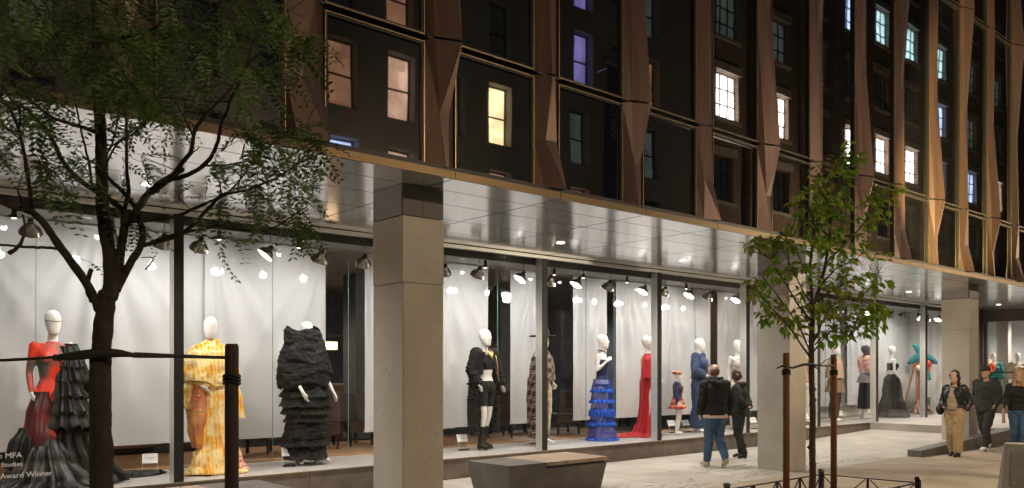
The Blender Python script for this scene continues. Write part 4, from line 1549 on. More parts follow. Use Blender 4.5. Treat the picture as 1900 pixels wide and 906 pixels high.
# ---------------- in the entrance lobby
for (px_, x_, y_, lb, mm) in ((1843, 30.2, 9.95, 'white mannequin seen through the entrance door glass wearing a teal wrap', teal_m),
                              (1888, 30.4, 9.35, 'white mannequin seen through the entrance door glass wearing a cream puffed top', cream_m)):
    v = ray(px_, 688); k_ = x_ / v.x
    t = thing('dressed_mannequin', lb, 'mannequin', (x_, v.y * k_, .32), R(-60), 'dressed mannequins in the shop window')
    t.scale = (1.1, 1.1, 1.1)
    J = pose()
    place('body', body_mesh(J, True, 0, False, 'LR', .016), white_man, t)
    mb = MB(); torso(mb, J, .04, True, .3, 1.); arms(mb, J, .04, .8, 1.)
    place('puffed_top', fuse(mb, .018, 2, 'top', (.010, 9)), mm, t)
    dbuild(drape([(1.10, 0, 0, .13, .10, .03), (.6, 0, .0, .24, .22, .09), (.1, 0, 0, .3, .28, .13)], 8, 142, 60, 4), 'skirt', grey_cloth if mm is teal_m else beige_tw, t)
FLW = thing('flower_ball', 'big orange and cream cloth flower ball on a thin stand inside the entrance glass', 'flower ornament', (30.0, 30.0 / ray(1828, 688).x * ray(1828, 688).y, .32))
orm = mat('orange petal cloth', (.80, .12, .02), .7); crm = mat('cream petal cloth', (.85, .72, .5), .7, emit=None)
MB().tube([(0, 0, 0), (0, 0, 1.3)], .02, 8).build('stand', black_m, FLW)
for i in range(22):
    a = rnd.uniform(0, 6.28); b_ = rnd.uniform(-.9, .9)
    d = Vector((math.cos(a) * math.cos(b_), math.sin(a) * math.cos(b_), math.sin(b_)))
    MB().ell(Vector((0, 0, 1.5)) + d * .22, (.11, .11, .10), 8, 5).build('petal', orm if i % 3 else crm, FLW, True)
# ---------------- cloth palm tree, easels, pictures
px0 = Xat(1716, 11.2)
PT = thing('palm_tree_prop', 'stuffed cloth palm tree with teal leaves, brown ringed trunk and knotted rope roots', 'palm tree prop', (Xat(1709, 11.05), 11.05, PZ))
PT.scale = (1.2, 1.2, 1.12)
bark_c = mat('brown twisted cloth trunk', (.30, .10, .06), .8, var=.4, scale=14, bump=.6)
rope_m = mat('pale and rust knotted cloth', (.42, .26, .18), .9, var=.5, scale=9, bump=.5)
mb = MB()
pts, rr = [], []
for i in range(36):
    z = .25 + i * .038
    pts.append((-.02 + .05 * math.sin(i * .14), 0, z)); rr.append(.068 + (.016 if i % 2 else 0) - i * .0003)
mb.tube(pts, rr, 14)
dbuild(mb, 'trunk', bark_c, PT, (.008, 14))
mb = MB()
for i in range(26):
    a = rnd.uniform(0, 6.28); r_ = rnd.uniform(.16, .42)
    mb.tube([(.05 * math.cos(a), .05 * math.sin(a), rnd.uniform(.25, .42)), (r_ * .55 * math.cos(a), r_ * .5 * math.sin(a), rnd.uniform(.16, .26)), (r_ * math.cos(a + .3), r_ * .8 * math.sin(a + .3), .03)], [.035, .03, .022], 8)
dbuild(mb, 'knotted_roots', rope_m, PT, (.010, 16))
for (dx, dz, L, dy, seed) in ((-.30, .62, .62, .1, 1), (-.85, .0, .95, -.05, 2), (.95, .02, 1.15, .05, 3), (.20, -.45, .55, -.12, 4), (-.05, -.5, .5, -.18, 5), (.5, .2, .6, .25, 6)):
    d = Vector((dx, dy, dz)).normalized()
    base = Vector((0.03, 0, 1.60))
    up = Vector((0, 0, 1))
    sd = d.cross(Vector((0, -1, 0))).normalized()
    nseg = 9
    m = MB()
    for i in range(nseg):
        a0, a1 = i / nseg, (i + .92) / nseg
        for (u0) in (0,):
            wv_ = .105 * math.sin(PI * min(.98, .15 + .8 * (i + .5) / nseg)) + .03
            dr = Vector((0, 0, -1)) * (.18 * ((i + .5) / nseg) ** 2)
            c0 = base + d * (a0 * L * .95) + dr
            c1 = base + d * (a1 * L * .95 + .03) + dr
            m.tube([c0.lerp(c1, .5) - sd * wv_, c0.lerp(c1, .5) - sd * wv_ * .5, c0.lerp(c1, .35), c0.lerp(c1, .5) + sd * wv_ * .5, c0.lerp(c1, .5) + sd * wv_], [(.02, .02), (.038, .04), (.045, .05), (.038, .04), (.02, .02)], 8)
    place('palm_leaf', fuse(m, .016, 1, 'leaf'), teal_m, PT)
redf = mat('red cloth fruit', (.70, .04, .03), .7)
for (x, y, z, r_, mm) in ((.17, -.10, 1.40, .11, redf), (.28, -.02, 1.34, .09, redf), (-.22, -.1, 1.36, .09, orm), (-.30, -.06, 1.30, .08, crm), (-.10, -.15, 1.62, .055, crm), (.2, -.1, 1.25, .06, orm)):
    dbuild(MB().ell((x, y, z), (r_, r_ * .8, r_), 14, 8), 'cloth_fruit', mm, PT, (.006, 12))
ora = mat('orange varnished wood', (.48, .17, .04), .4, var=.2, stretch=(8, 8, 1))
for k_, (pxx, yy, lb) in enumerate(((1700, 11.5, 'tall orange wooden easel frame standing behind the cloth palm tree'), (1738, 11.5, 'orange wooden easel holding a framed picture right of the palm tree prop'))):
    E = thing('easel', lb, 'easel', (Xat(pxx, yy), yy, PZ), 0, 'wooden easels in the last window')
    for (a, b) in (((-.28, -.12, 0), (.05, 0, 1.72)), ((.38, -.12, 0), (.08, 0, 1.78)), ((.05, .45, 0), (.07, .05, 1.7))):
        MB().bar(a, b, .055, .04).build('leg', ora, E)
    MB().bar((-.19, -.11, .5), (.27, -.11, .5), .05, .03).build('cross_bar', ora, E)
    MB().bar((-.06, -.05, 1.2), (.17, -.05, 1.2), .05, .03).build('cross_bar', ora, E)
green_m = grad_mat('green painted canvas', [(.05, .12, .03), (.20, .30, .08), (.03, .06, .04), (.4, .35, .2)], 9, .7)
for (pxx, yy, z, w_, h_, lb, mm) in ((1711, 11.75, .75, .6, 1.15, 'tall green leafy painting propped behind the palm tree prop', green_m), (1744, 12.15, 1.75, .34, .36, 'small framed drawing, upper one on the wall of the last window', cream_m),
                                   (1743, 12.16, 1.28, .36, .34, 'small framed drawing, lower one on the wall of the last window', grad_mat('brown drawing', [(.7, .6, .45), (.3, .2, .12), (.75, .65, .5), (.5, .35, .2)], 22, .8)),
                                   (1700, 11.9, 1.95, .5, .3, 'dark framed picture leaning high behind the teal palm leaves', green_m)):
    X = Xat(pxx, yy)
    P = thing('framed_picture', lb, 'picture', (X, yy, z))
    MB().box(-w_ / 2, w_ / 2, -.012, 0, -h_ / 2 + 0, h_ / 2).build('canvas', mm, P)
    f = MB(); t_ = .03
    f.box(-w_ / 2 - t_, w_ / 2 + t_, -.03, .01, h_ / 2 + .001, h_ / 2 + t_).box(-w_ / 2 - t_, w_ / 2 + t_, -.03, .01, -h_ / 2 - t_, -h_ / 2 - .001)
    f.box(-w_ / 2 - t_, -w_ / 2 - .001, -.03, .01, -h_ / 2, h_ / 2).box(w_ / 2 + .001, w_ / 2 + t_, -.03, .01, -h_ / 2, h_ / 2)
    f.build('frame', ora, P)
CH = thing('green_crate', 'green painted wooden crate behind the palm tree prop', 'crate', (Xat(1712, 11.45), 11.45, PZ))
gm_ = mat('green painted wood', (.05, .13, .04), .6)
for i in range(4):
    MB().box(-.2, .2, -.16, -.14, .02 + i * .12, .11 + i * .12).build('slat', gm_, CH)
for s in (-1, 1):
    MB().box(s * .2 - .02, s * .2 + .02, -.139, .14, 0, .5).build('side', gm_, CH)
# ================================================================ SHADES, LAMPS, CARDS, BENCHES, PEOPLE
def shade(pa, pb, label, z0=.705, z1=3.615, Y=12.0, seed=0):
    Xa, Xb = Xat(pa, Y), Xat(pb, Y)
    W = Xb - Xa
    t = thing('window_shade', label, 'window shade', (Xa, Y, 0), 0, 'white fabric shades behind the displays')
    nx, nz = max(24, int(W / .035)), 44
    mb = MB()
    r_ = random.Random(seed)
    foc = [(r_.uniform(-.1, W + .1), r_.uniform(.018, .03), r_.uniform(0, 6)) for _ in range(max(2, int(W)))]
    for j in range(nz + 1):
        z = z0 + (z1 - z0) * j / nz
        dz = z1 - z
        for i in range(nx + 1):
            x = W * i / nx
            d = 0
            for (fx, am, ph) in foc:        # soft creases that fan out below the hanging points
                a = math.atan2(x - fx, dz + .25)
                rr = math.hypot(x - fx, dz + .25)
                d += min(1, min(x, W - x) / .22) * 1.7 * am * math.sin(a * 26 + ph + .8 * math.sin(a * 9)) * math.exp(-((rr - 1.2) / 1.3) ** 2) * math.exp(-(a / .55) ** 2) * min(1, dz * 2)
            d += .006 * noise.noise(Vector((x * 3, z * 2, seed)))
            mb.v.append((x, d * min(1, (z - z0) * 3 + .15), z))
    for j in range(nz):
        for i in range(nx):
            a = j * (nx + 1) + i
            mb.f.append((a, a + 1, a + nx + 2, a + nx + 1))
    mb.build('cloth', white_sh, t, True)
    MB().box(-.01, W + .01, -.02, .015, z0 - .045, z0 - .002).build('bottom_bar', white_sh, t)
    MB().tube([(-.01, 0, z1 + .012), (W + .01, 0, z1 + .012)], .02, 10).build('roller', white_sh, t, True)
    return t


shade(-330, 384, 'very wide white fabric shade behind the red and black gown, left of the first mullion', Y=12.05, seed=1)
shade(380, 604, 'white fabric shade creased in fans behind the yellow shawl and the black tiered gown', seed=2)
shade(677, 700, 'narrow strip of white fabric shade just left of the first concrete column', seed=3)
shade(800, 905.5, 'white fabric shade behind the black bobble coat, right of the first concrete column', seed=4)
shade(947, 1012, 'white fabric shade behind the plaid cape', seed=5)
shade(1063.5, 1126, 'white fabric shade directly behind the blue tiered dress', seed=6)
shade(1143, 1216, 'white fabric shade behind the scarlet gown', seed=7)
shade(1226, 1318, 'white fabric shade behind the tartan child mannequin', seed=8)
shade(1331, 1375, 'narrow white fabric shade behind the ivory corset mannequin', seed=9)
shade(1385, 1430, 'white fabric shade just left of the second concrete column', seed=10)
shade(1470, 1560, 'white fabric shade behind the beige tweed mannequins', seed=11)
shade(1572, 1609, 'white fabric shade behind the pink puffed blouse', seed=12)

# ---- dome lamps on hooks
proto = None
lamps = [(57, 425, -15, 12), (210, 433, 10, 20), (305, 447, -8, 8), (373, 447, 0, 18), (502, 466, 32, -14), (597, 476, 0, 4), (677, 482, -18, 12), (826, 490, -25, 0),
         (890, 504, -4, 6), (971, 514, 28, -16), (1023, 517, -12, 12), (1074, 521, 24, 8), (1132, 528, -4, 2), (1197, 535, 26, -12), (1235, 538, -14, 4), (1283, 542, 26, -10),
         (1317, 547, -4, 2), (1369, 550, 24, -14), (1398, 556, -10, 0), (1503, 566, 10, 10), (1560, 572, -12, 5), (1611, 576, 20, -12), (1656, 578, 15, 5), (1678, 580, -4, 0), (1704, 583, 5, -30), (1722, 586, -20, 0), (1743, 588, 22, -10)]
nb_ = ['above the red and black gown', 'behind the tree trunk fork', 'just left of the first mullion', 'above the yellow shawl', 'tilted lamp left of the black tiered gown', 'above the black tiered gown',
       'beside the first column on its left', 'cut by the right edge of the first column', 'above the black bobble coat', 'tilted lamp above the plaid cape', 'just right of the second mullion', 'left of the blue dress, tilted', 'above the blue dress',
       'tilted lamp above the scarlet gown', 'just right of the third mullion', 'tilted lamp above the tartan child', 'above the denim jacket', 'bright tilted lamp above the ivory corset', 'beside the second column on its left',
       'right of the second column behind the leaves', 'behind the slim tree leaves', 'above the pink blouse', 'above the strapless black gown', 'left of the starry bright lamp', 'starry bright one facing the street above the palm tree prop',
       'facing away above the palm tree prop', 'nearest the third column']
shp = [(.001, .0), (.045, .0), (.052, -.012), (.06, -.03), (.105, -.065), (.135, -.105), (.15, -.15), (.153, -.155), (.148, -.152), (.132, -.107), (.10, -.067), (.055, -.036), (.001, -.03)]


def lampmake(label):
    t = thing('dome_lamp', 'polished metal dome lamp ' + label, 'lamp', (0, 0, 0), 0, 'dome lamps above the displays')
    MB().tube([(0, 0, .30), (0, 0, .13)], .008, 6).build('drop_rod', chrome, t)
    hk = [(.028 * math.cos(a), 0, .075 + .05 * math.sin(a)) for a in [i * PI / 6 for i in range(13)]]
    MB().tube(hk, .006, 6).build('hook', chrome, t, True)
    MB().tube([(0, 0, .05), (0, 0, -.01)], [.032, .036], 10).build('socket', black_m, t, True)
    MB().box(-.05, .05, -.008, .008, .02, .035).build('clamp', chrome, t)
    sh = MB().loft([(0, 0, z, r, r) for r, z in shp], 28, False).build('shade', chrome, t, True)
    MB().loft([(0, 0, z, r, r) for r, z in ((.098, -.072), (.128, -.110), (.143, -.149))], 24, False).build('reflector', lamp_in, sh, True)
    MB().ell((0, 0, -.085), (.032, .032, .045), 12, 8).build('bulb', bulb_m, sh, True)
    return t


LY = 10.72
for i, (x, y, tx, ty) in enumerate(lamps):
    if proto is None:
        proto = lampmake(nb_[0]); t = proto
    else:
        t = copy_tree(proto); t['label'] = 'polished metal dome lamp ' + nb_[i]
    yy = LY + (.08 if i % 3 == 1 else 0)
    p = onY(x, y - 6, yy)
    t.location = (p.x, p.y, 3.385)
    t.scale = (.84, .84, .84)
    for c in t.children:
        if c.name.split('.')[0] in ('shade', 'socket'):
            c.rotation_euler = (R(8), R(tx + 6), 0) if tx >= 20 else ((R(-38), R(10), 0) if i == 24 else (R(36), R(tx * .5), 0))
    pw = 8 if i < 4 else 10
    # where it points: down, and back towards mannequin and cloth
    dirx = -math.tan(R(tx)) * 2.2
    diry = -math.tan(R(-ty)) * 2.2
    if i == 24:
        pass
    spot('lamp_light', (-.05 if tx >= 20 else 0, .09 if (tx < 20 and i != 24) else -.02, -.175), (-1.0 if tx >= 20 else 0, 1.1 if i != 24 else -.8, -2.1), pw, 166, .7, (1, .965, .93), .06, t)

# ---- black track cans and ceiling fittings inside the window
can = MB().tube([(0, 0, 0), (0, 0, -.13)], [.028, .03], 12).mesh('track_can'); can.materials.append(black_m)
cnl = MB().lathe([(0, -.131), (.024, -.131), (.024, -.128), (0, -.128)], 12).mesh('lens'); cnl.materials.append(down_m)
for i, X in enumerate((1.9, 3.0, 4.4, 5.6, 8.0, 9.2, 10.9, 11.7, 13.0, 14.1, 15.0, 17.5, 19.5, 21.0)):
    o = link('track_light', can, None, (X, 11.42, 3.66))
    tag(o, 'small black cylinder ceiling light ' + ['far left behind the honey locust twigs', 'left of the first mullion under the ceiling', 'above the left part of the yellow shawl bay', 'right of the tilted lamp near the black gown',
        'above the gap left of the bobble coat', 'left of the second mullion', 'above the gap left of the blue dress', 'between the blue dress lamps', 'left of the third mullion', 'above the tartan child',
        'above the denim jacket, near the ceiling', 'behind the slim tree crown, nearer the column', 'above the pink blouse mannequin', 'above the strapless gown'][i], 'ceiling light', 'small black ceiling lights')
    link('lens', cnl, o, (0, 0, 0))
    spot('track_beam', (0, 0, -.15), (0, .6, -.55), 3, 140, .8, (1, .965, .93), .04, o)
# ---- caption cards on clear stands
card_m = mat('white printed card', (.80, .80, .80), .6)
ink = mat('grey print', (.35, .35, .37), .7)
inkb = mat('blue print mark', (.05, .25, .7), .7)
cards = [(278, 881, 'beside the black train'), (372, 876, 'left of the yellow hem'), (537, 866, 'in front of the black tiered gown'), (861, 836, 'left of the black knee boots'), (993, 823, 'left of the second mullion'),
         (1133, 816, 'in front of the blue dress'), (1250, 803, 'at the child mannequin feet'), (1276, 802, 'between the child and the jeans'), (1402, 796, 'at the second column edge'), (1500, 788, 'behind the left stake and slim trunk'),
         (1563, 781, 'behind the right stake'), (1617, 776, 'under the pink blouse mannequin'), (1664, 773, 'under the strapless black gown')]
cp = None


def cardmake():
    t = thing('caption_stand', 'x', 'caption card', (0, 0, 0), R(-18), 'caption cards on clear stands')
    MB().box(-.09, .09, -.03, .06, .0, .018).build('base', black_m, t)
    th = .30
    m = MB().hexa([(-.085, -.02, .018), (.085, -.02, .018), (.085, -.016, .018), (-.085, -.016, .018), (-.085, .06, .15), (.085, .06, .15), (.085, .064, .15), (-.085, .064, .15)])
    m.build('clear_sheet', inner_glass, t)
    e = MB()
    for s in (-1, 1):
        e.bar((s * .087, -.018, .018), (s * .087, .062, .15), .004)
    e.build('sheet_edge', mat('clear acrylic edge', (.75, .77, .77), .3), t)
    c = MB().hexa([(-.095, .058, .145), (.095, .058, .145), (.095, .063, .145), (-.095, .063, .145), (-.095, .125, .265), (.095, .125, .265), (.095, .130, .265), (-.095, .130, .265)]).build('card', card_m, t)

    def ln(x0, x1, k, m_):
        y, z = .058 + .067 * k, .145 + .12 * k
        MB().hexa([(x0, y - .003, z), (x1, y - .003, z), (x1, y - .001, z), (x0, y - .001, z), (x0, y + .0005, z + .006), (x1, y + .0005, z + .006), (x1, y + .002, z + .006), (x0, y + .002, z + .006)]).build('print_line', m_, c)
    ln(-.08, -.02, .85, ink); ln(.03, .05, .85, inkb); ln(-.065, .07, .58, ink); ln(-.04, .045, .42, ink)
    return t


for i, (x, y, lb) in enumerate(cards):
    t = cardmake() if cp is None else copy_tree(cp)
    cp = cp or t
    t['label'] = 'white caption card on a clear stand ' + lb
    p = onZ(x, y, PZ)
    t.location = (p.x, min(p.y, 11.5), PZ)

# ---- timber and concrete benches
bc_m = mat('dark cast concrete bench', (.115, .103, .092), .7, var=.22, scale=3, bump=.1, bscale=30)


def bench(X0, X1, woodright, label):
    t = thing('concrete_bench', label, 'bench', (X0, 8.08, 0), 0, 'benches under the soffit')
    L, D, H, tp = X1 - X0, .88, .45, .07
    cut = .68
    wa, wb = (cut, L) if woodright else (0, L - cut)
    mb = MB().hexa([(tp, tp, 0), (L - tp, tp, 0), (L - tp, D - tp, 0), (tp, D - tp, 0), (.01, .01, H - .085), (L - .01, .01, H - .085), (L - .01, D - .01, H - .085), (.01, D - .01, H - .085)])
    ca, cb = (0, cut - .004) if woodright else (L - cut + .004, L)
    mb.hexa([(ca + .01 * (ca == 0), .01, H - .0849), (cb - .01 * (cb == L), .01, H - .0849), (cb - .01 * (cb == L), D - .01, H - .0849), (ca + .01 * (ca == 0), D - .01, H - .0849), (ca, 0, H), (cb, 0, H), (cb, D, H), (ca, D, H)])
    mb.build('concrete_body', bc_m, t)
    MB().box(wa + .02, wb - .03, .03, D - .03, H - .084, H - .05).build('slat_rail', black_m, t)
    n = 12
    w_ = (wb - wa) / n
    me = MB().box(0, w_ - .006, -.004, D + .004, H - .049, H).mesh('slat')
    me.materials.append(bench_wood)
    for i in range(n):
        link('slat', me, t, (wa + i * w_ + .002, 0, 0))
    return t


bench(6.90, 8.78, True, 'tapered dark concrete bench with timber slats on its right, before the second window bay')
bench(2.02, 3.90, False, 'concrete and timber bench cut by the bottom edge, in front of the yellow shawl')

# ---- the slim stakes, ties and the low tree guard
stake_m = mat('rough brown stake timber', (.20, .085, .035), .7, var=.35, scale=3, stretch=(10, 10, 1), bump=.25)
stake_d = mat('dark weathered stake timber', (.032, .020, .015), .75, var=.35, scale=3, stretch=(10, 10, 1), bump=.25)
TY = 4.8


def stake(x, X, r_, h, m_, label):
    t = thing('wooden_stake', label, 'tree stake', (X, TY, 0), 0, 'round wooden tree stakes')
    mb = MB().tube([(0, 0, -.05), (0, 0, h * .5), (0, 0, h - .02), (0, 0, h)], [r_, r_ * .99, r_ * .97, r_ * .82], 16)
    mb.build('post', m_, t, True)
    mb = MB()
    for k in range(3):
        mb.tube([((r_ + .006) * math.cos(a), (r_ + .006) * math.sin(a), h - .19 - k * .02 + .01 * math.sin(a * 2)) for a in [i * PI / 8 for i in range(17)]], .008, 6)
    mb.build('tie_loop', black_m, t, True)
    return t


stake(430, Xat(430, TY), .041, 1.85, stake_d, 'thick dark round wooden stake standing in front of the yellow shawl mannequin')
stake(1459, Xat(1459, TY), .036, 1.885, stake_m, 'brown round wooden stake left of the slim tree, in front of the second column')
stake(1547, Xat(1547, TY), .036, 1.88, stake_m, 'brown round wooden stake right of the slim tree')
tie_m = mat('black rubber strap', (.018, .017, .016), .7)
T = thing('tree_tie', 'long black strap running round the thick tree trunk to the dark stake', 'tree tie', (0, 0, 0))


def P3(x, y, d):
    return atd(x, y, d)


d1 = onY(188, 688, TY); dd = (Vector((d1.x, d1.y, 0))).dot(Vector((FX, FY, 0)))
ds = onY(430, 688, TY); dsd = Vector((ds.x, ds.y, 0)).dot(Vector((FX, FY, 0)))
mb = MB()
mb.tube([P3(-60, 671, dd - .2), P3(0, 669, dd - .12), P3(60, 666, dd - .10), P3(100, 663, dd - .09)], [(.008, .008)] * 4, 8)
mb.tube([P3(100, 664, dd - .09), P3(120, 662, dd - .09), P3(160, 658, dd - .085), P3(190, 655, dd - .08), P3(225, 656, dd - .06), P3(246, 659, dd - .03), P3(252, 659, dd), P3(330, 661, dd + .15), P3(421, 664, dsd - .02)],
        [(.008, .012), (.012, .02), (.012, .026), (.010, .028), (.012, .02), (.01, .012), (.012, .016), (.008, .011), (.007, .009)], 8)
mb.ell(P3(104, 664, dd - .09), (.02, .016, .018), 8, 5)
mb.ell(P3(249, 660, dd), (.014, .012, .014), 8, 5)
mb.tube([P3(104, 664, dd - .09), P3(112, 671, dd - .1)], [.008, .004], 6)
mb.build('strap', tie_m, T, True)
T = thing('tree_tie', 'thin black tie with loose ends knotted between the two brown stakes and the slim trunk', 'tree tie', (0, 0, 0))
d2 = 9.0
mb = MB()
mb.tube([P3(1440, 684, 8.9), P3(1452, 679, 8.87), P3(1470, 683, 8.95), P3(1490, 677, 9.05), P3(1505, 676, 9.14), P3(1520, 679, 9.3), P3(1546, 679, 9.5)], [.005, .012, .012, .014, .018, .01, .012], 7)
mb.tube([P3(1505, 678, 9.14), P3(1517, 684, 9.1), P3(1523, 692, 9.1)], [.012, .008, .003], 6)
mb.tube([P3(1520, 679, 9.3), P3(1530, 670, 9.3), P3(1552, 658, 9.35)], [.006, .005, .003], 6)
mb.build('strap', tie_m, T, True)

G = thing('tree_guard_fence', 'low black metal fence with diagonal braces around the slim tree pit', 'fence', (9.57, 5.22, 0))
fm = mat('black painted iron', (.02, .021, .024), .32, var=.1, spec=.6)
def gpost(x, y):
    MB().box(x - .025, x + .025, y - .025, y + .025, 0, .44).build('post', fm, G)
    MB().hexa([(x - .034, y - .034, .441), (x + .034, y - .034, .441), (x + .034, y + .034, .441), (x - .034, y + .034, .441), (x - .02, y - .02, .47), (x + .02, y - .02, .47), (x + .02, y + .02, .47), (x - .02, y + .02, .47)]).build('post_cap', fm, G)
def grun(a, b, n):
    a, b = Vector(a), Vector(b)
    u = (b - a).normalized()
    MB().bar(a + u * .026 + Vector((0, 0, .40)), b - u * .026 + Vector((0, 0, .40)), .03, .012).build('rail', fm, G)
    MB().bar(a + u * .026 + Vector((0, 0, .08)), b - u * .026 + Vector((0, 0, .08)), .03, .012).build('rail', fm, G)
    for i in range(n):
        p, q = a.lerp(b, i / n), a.lerp(b, (i + 1) / n)
        m = (p + q) / 2
        if i:
            MB().bar(p + Vector((0, 0, .085)), p + Vector((0, 0, .392)), .022, .022).build('upright', fm, G)
        MB().bar(p + Vector((0, 0, .385)) + u * .03, m - u * .08 + Vector((0, 0, .22)), .012).build('brace', fm, G)
        MB().bar(q + Vector((0, 0, .385)) - u * .03, m + u * .08 + Vector((0, 0, .22)), .012).build('brace', fm, G)
        MB().bar(m - u * .08 + Vector((0, 0, .22)), m + u * .08 + Vector((0, 0, .22)), .012).build('brace', fm, G)
        MB().bar(m + Vector((0, 0, .086)), m + Vector((0, 0, .213)), .012).build('brace', fm, G)
for x, y in ((0, 0), (.12, -1.12), (-2.0, 0), (-1.9, -1.12)):
    gpost(x, y)
grun((0, 0, 0), (.12, -1.12, 0), 2)
grun((-2.0, 0, 0), (0, 0, 0), 4)
grun((-1.9, -1.12, 0), (.12, -1.12, 0), 4)
grun((-2.0, 0, 0), (-1.9, -1.12, 0), 2)
soil = mat('dark pit soil', (.04, .03, .022), .95, var=.4, scale=30, bump=.6)
MB().box(7.62, 9.62, 4.12, 5.18, -.01, .012).build('soil', soil, pav)
MB().box(.6, 2.1, 4.3, 5.3, -.01, .012).build('soil', soil, pav)

# ---- grey A-frame board at the right edge
A = thing('sidewalk_board', 'grey plastic A-frame sidewalk board with a bolted side panel cut by the right edge', 'sidewalk sign', (12.92, 3.98, 0), R(-62))
pl_m = mat('grey plastic', (.33, .31, .29), .5, var=.05)
mb = MB()
mb.hexa([(-.34, -.20, 0), (.34, -.20, 0), (.34, .20, 0), (-.34, .20, 0), (-.28, -.055, .68), (.28, -.055, .68), (.28, .055, .68), (-.28, .055, .68)])
bd = mb.build('shell', pl_m, A)
md = bd.modifiers.new('b', 'BEVEL'); md.width = .03; md.segments = 3
for s in (-1, 1):
    MB().hexa([(-.24, s * .185 + .0, .10), (.24, s * .185, .10), (.24, s * .195, .10), (-.24, s * .195, .10), (-.21, s * .085, .56), (.21, s * .085, .56), (.21, s * .095, .56), (-.21, s * .095, .56)]).build('panel', mat('darker grey plastic panel', (.25, .235, .22), .5), A)
    for x in (-.19, .19):
        MB().ell((x, s * .19, .13), (.014, .008, .014), 8, 5).build('bolt', alu, A)

# ================================================================ PASSERS-BY
hair_d = mat('dark brown hair', (.035, .018, .012), .7, bump=.6, scale=10, bscale=80)
hair_b = mat('black hair', (.012, .010, .010), .55, bump=.5, bscale=80)
hair_l = mat('blond hair', (.42, .26, .13), .6, bump=.6, bscale=80)
jean2 = mat('mid blue jeans', (.045, .10, .19), .85, var=.2, scale=7, bump=.2, bscale=90)
khaki = mat('khaki trouser cloth', (.42, .30, .17), .85, var=.1)
shoe_c = mat('cream suede shoe', (.50, .42, .30), .8)
shoe_k = mat('black shoe', (.015, .015, .015), .5)
shoe_w = mat('white trainer', (.70, .68, .64), .6)
sole_w = mat('pale rubber sole', (.6, .58, .52), .7)
puffer = mat('dark navy puffer nylon', (.02, .022, .028), .4, var=.2, spec=.5)
eye_m = mat('dark eye', (.02, .015, .012), .3)


def person(loc, rz, label, J, yaw, fem, h, skin=skin_m, top=blk_cloth, bottom=jean2, shoe=shoe_k, hair=None, topname='jacket', inf=.045, hem_lo=.05, vox=.011, flare=.0, leg_inf=.025, bald=False):
    t = thing('person', label, 'person', loc, rz)
    k = h / 1.785
    t.scale = (k, k, k)
    place('body', body_mesh(J, fem, yaw, True, 'LR', vox), skin, t)
    mb = MB(); torso(mb, J, inf, fem, hem_lo, 1.); arms(mb, J, .030, .97, 1.05)
    place(topname, fuse(mb, .013, 2, 'top', (.010, 7)), top, t)
    mb = legs(MB(), J, leg_inf, .985, 1.02, flare); torso(mb, J, inf * .5, fem, 0, .3)
    place('trousers', fuse(mb, .012, 2, 'trousers', (.008, 7, (1, 1, 1.6))), bottom, t)
    for s in 'LR':
        place('shoe', fuse(feet(MB(), J, .010, 0, s), .010, 1, 'shoe'), shoe, t)
    H = J['head']
    c, s_ = math.cos(yaw), math.sin(yaw)

    def hp(x, y, z):
        return Vector((H.x + c * x - s_ * y, H.y + s_ * x + c * y, H.z + z))
    for q in (-1, 1):
        MB().ell(hp(q * .030, -.088, .018), (.010, .007, .006), 8, 5).build('eye', eye_m, t, True)
    return t, hp


# man seen from behind in jeans and black hooded jacket
J = pose(pel=(0, 0, .95), shL=(.20, .0, 1.43), shR=(-.20, .0, 1.43), elL=(.27, .03, 1.14), wrL=(.27, -.06, .92), fgL=(.25, -.08, .78), elR=(-.27, .03, 1.14), wrR=(-.28, -.04, .90), fgR=(-.26, -.07, .76),
         knL=(.10, -.05, .50), anL=(.12, -.08, .09), toL=(.14, -.25, .03), knR=(-.09, -.03, .50), anR=(-.10, .20, .14), toR=(-.10, .10, .02), head=(0, -.04, 1.66), neck=(0, 0, 1.47))
t, hp = person((12.15, 8.62, 0), R(180 - 28), 'balding man seen from behind in black hooded jacket and blue jeans', J, 0, False, 1.80, skin=skin_m, shoe=shoe_c, hem_lo=.15, inf=.055)
mb = MB(); mb.loft([(0, .0, .93, .222, .172), (0, .0, .89, .222, .172), (0, 0, .85, .22, .17)], 20)
place('pale_shirt_hem', fuse(mb, .012, 1, 'hem'), mat('pale pink shirt cloth', (.62, .48, .40), .85), t)
mb = MB(); mb.tube([(-.14, .03, 1.49), (-.07, .13, 1.47), (0, .17, 1.44), (.07, .13, 1.47), (.14, .03, 1.49)], [.03, .05, .06, .05, .03], 10); mb.tube([(0, .15, 1.44), (0, .16, 1.34)], [.06, .03], 10)
mb.tube([(-.09, -.06, 1.51), (-.10, .05, 1.54), (0, .10, 1.53), (.10, .05, 1.54), (.09, -.06, 1.51)], [.03, .035, .035, .035, .03], 8)
place('hood', fuse(mb, .012, 2, 'hood', (.006, 9)), blk_cloth, t)
mb = MB(); mb.loft([(0, -.022, 1.60, .074, .085), (0, -.018, 1.63, .081, .088), (0, -.014, 1.67, .083, .09), (0, -.012, 1.70, .078, .086)], 18)
place('short_hair', fuse(mb, .010, 1, 'hair'), mat('cropped grey brown hair', (.16, .10, .07), .8), t)
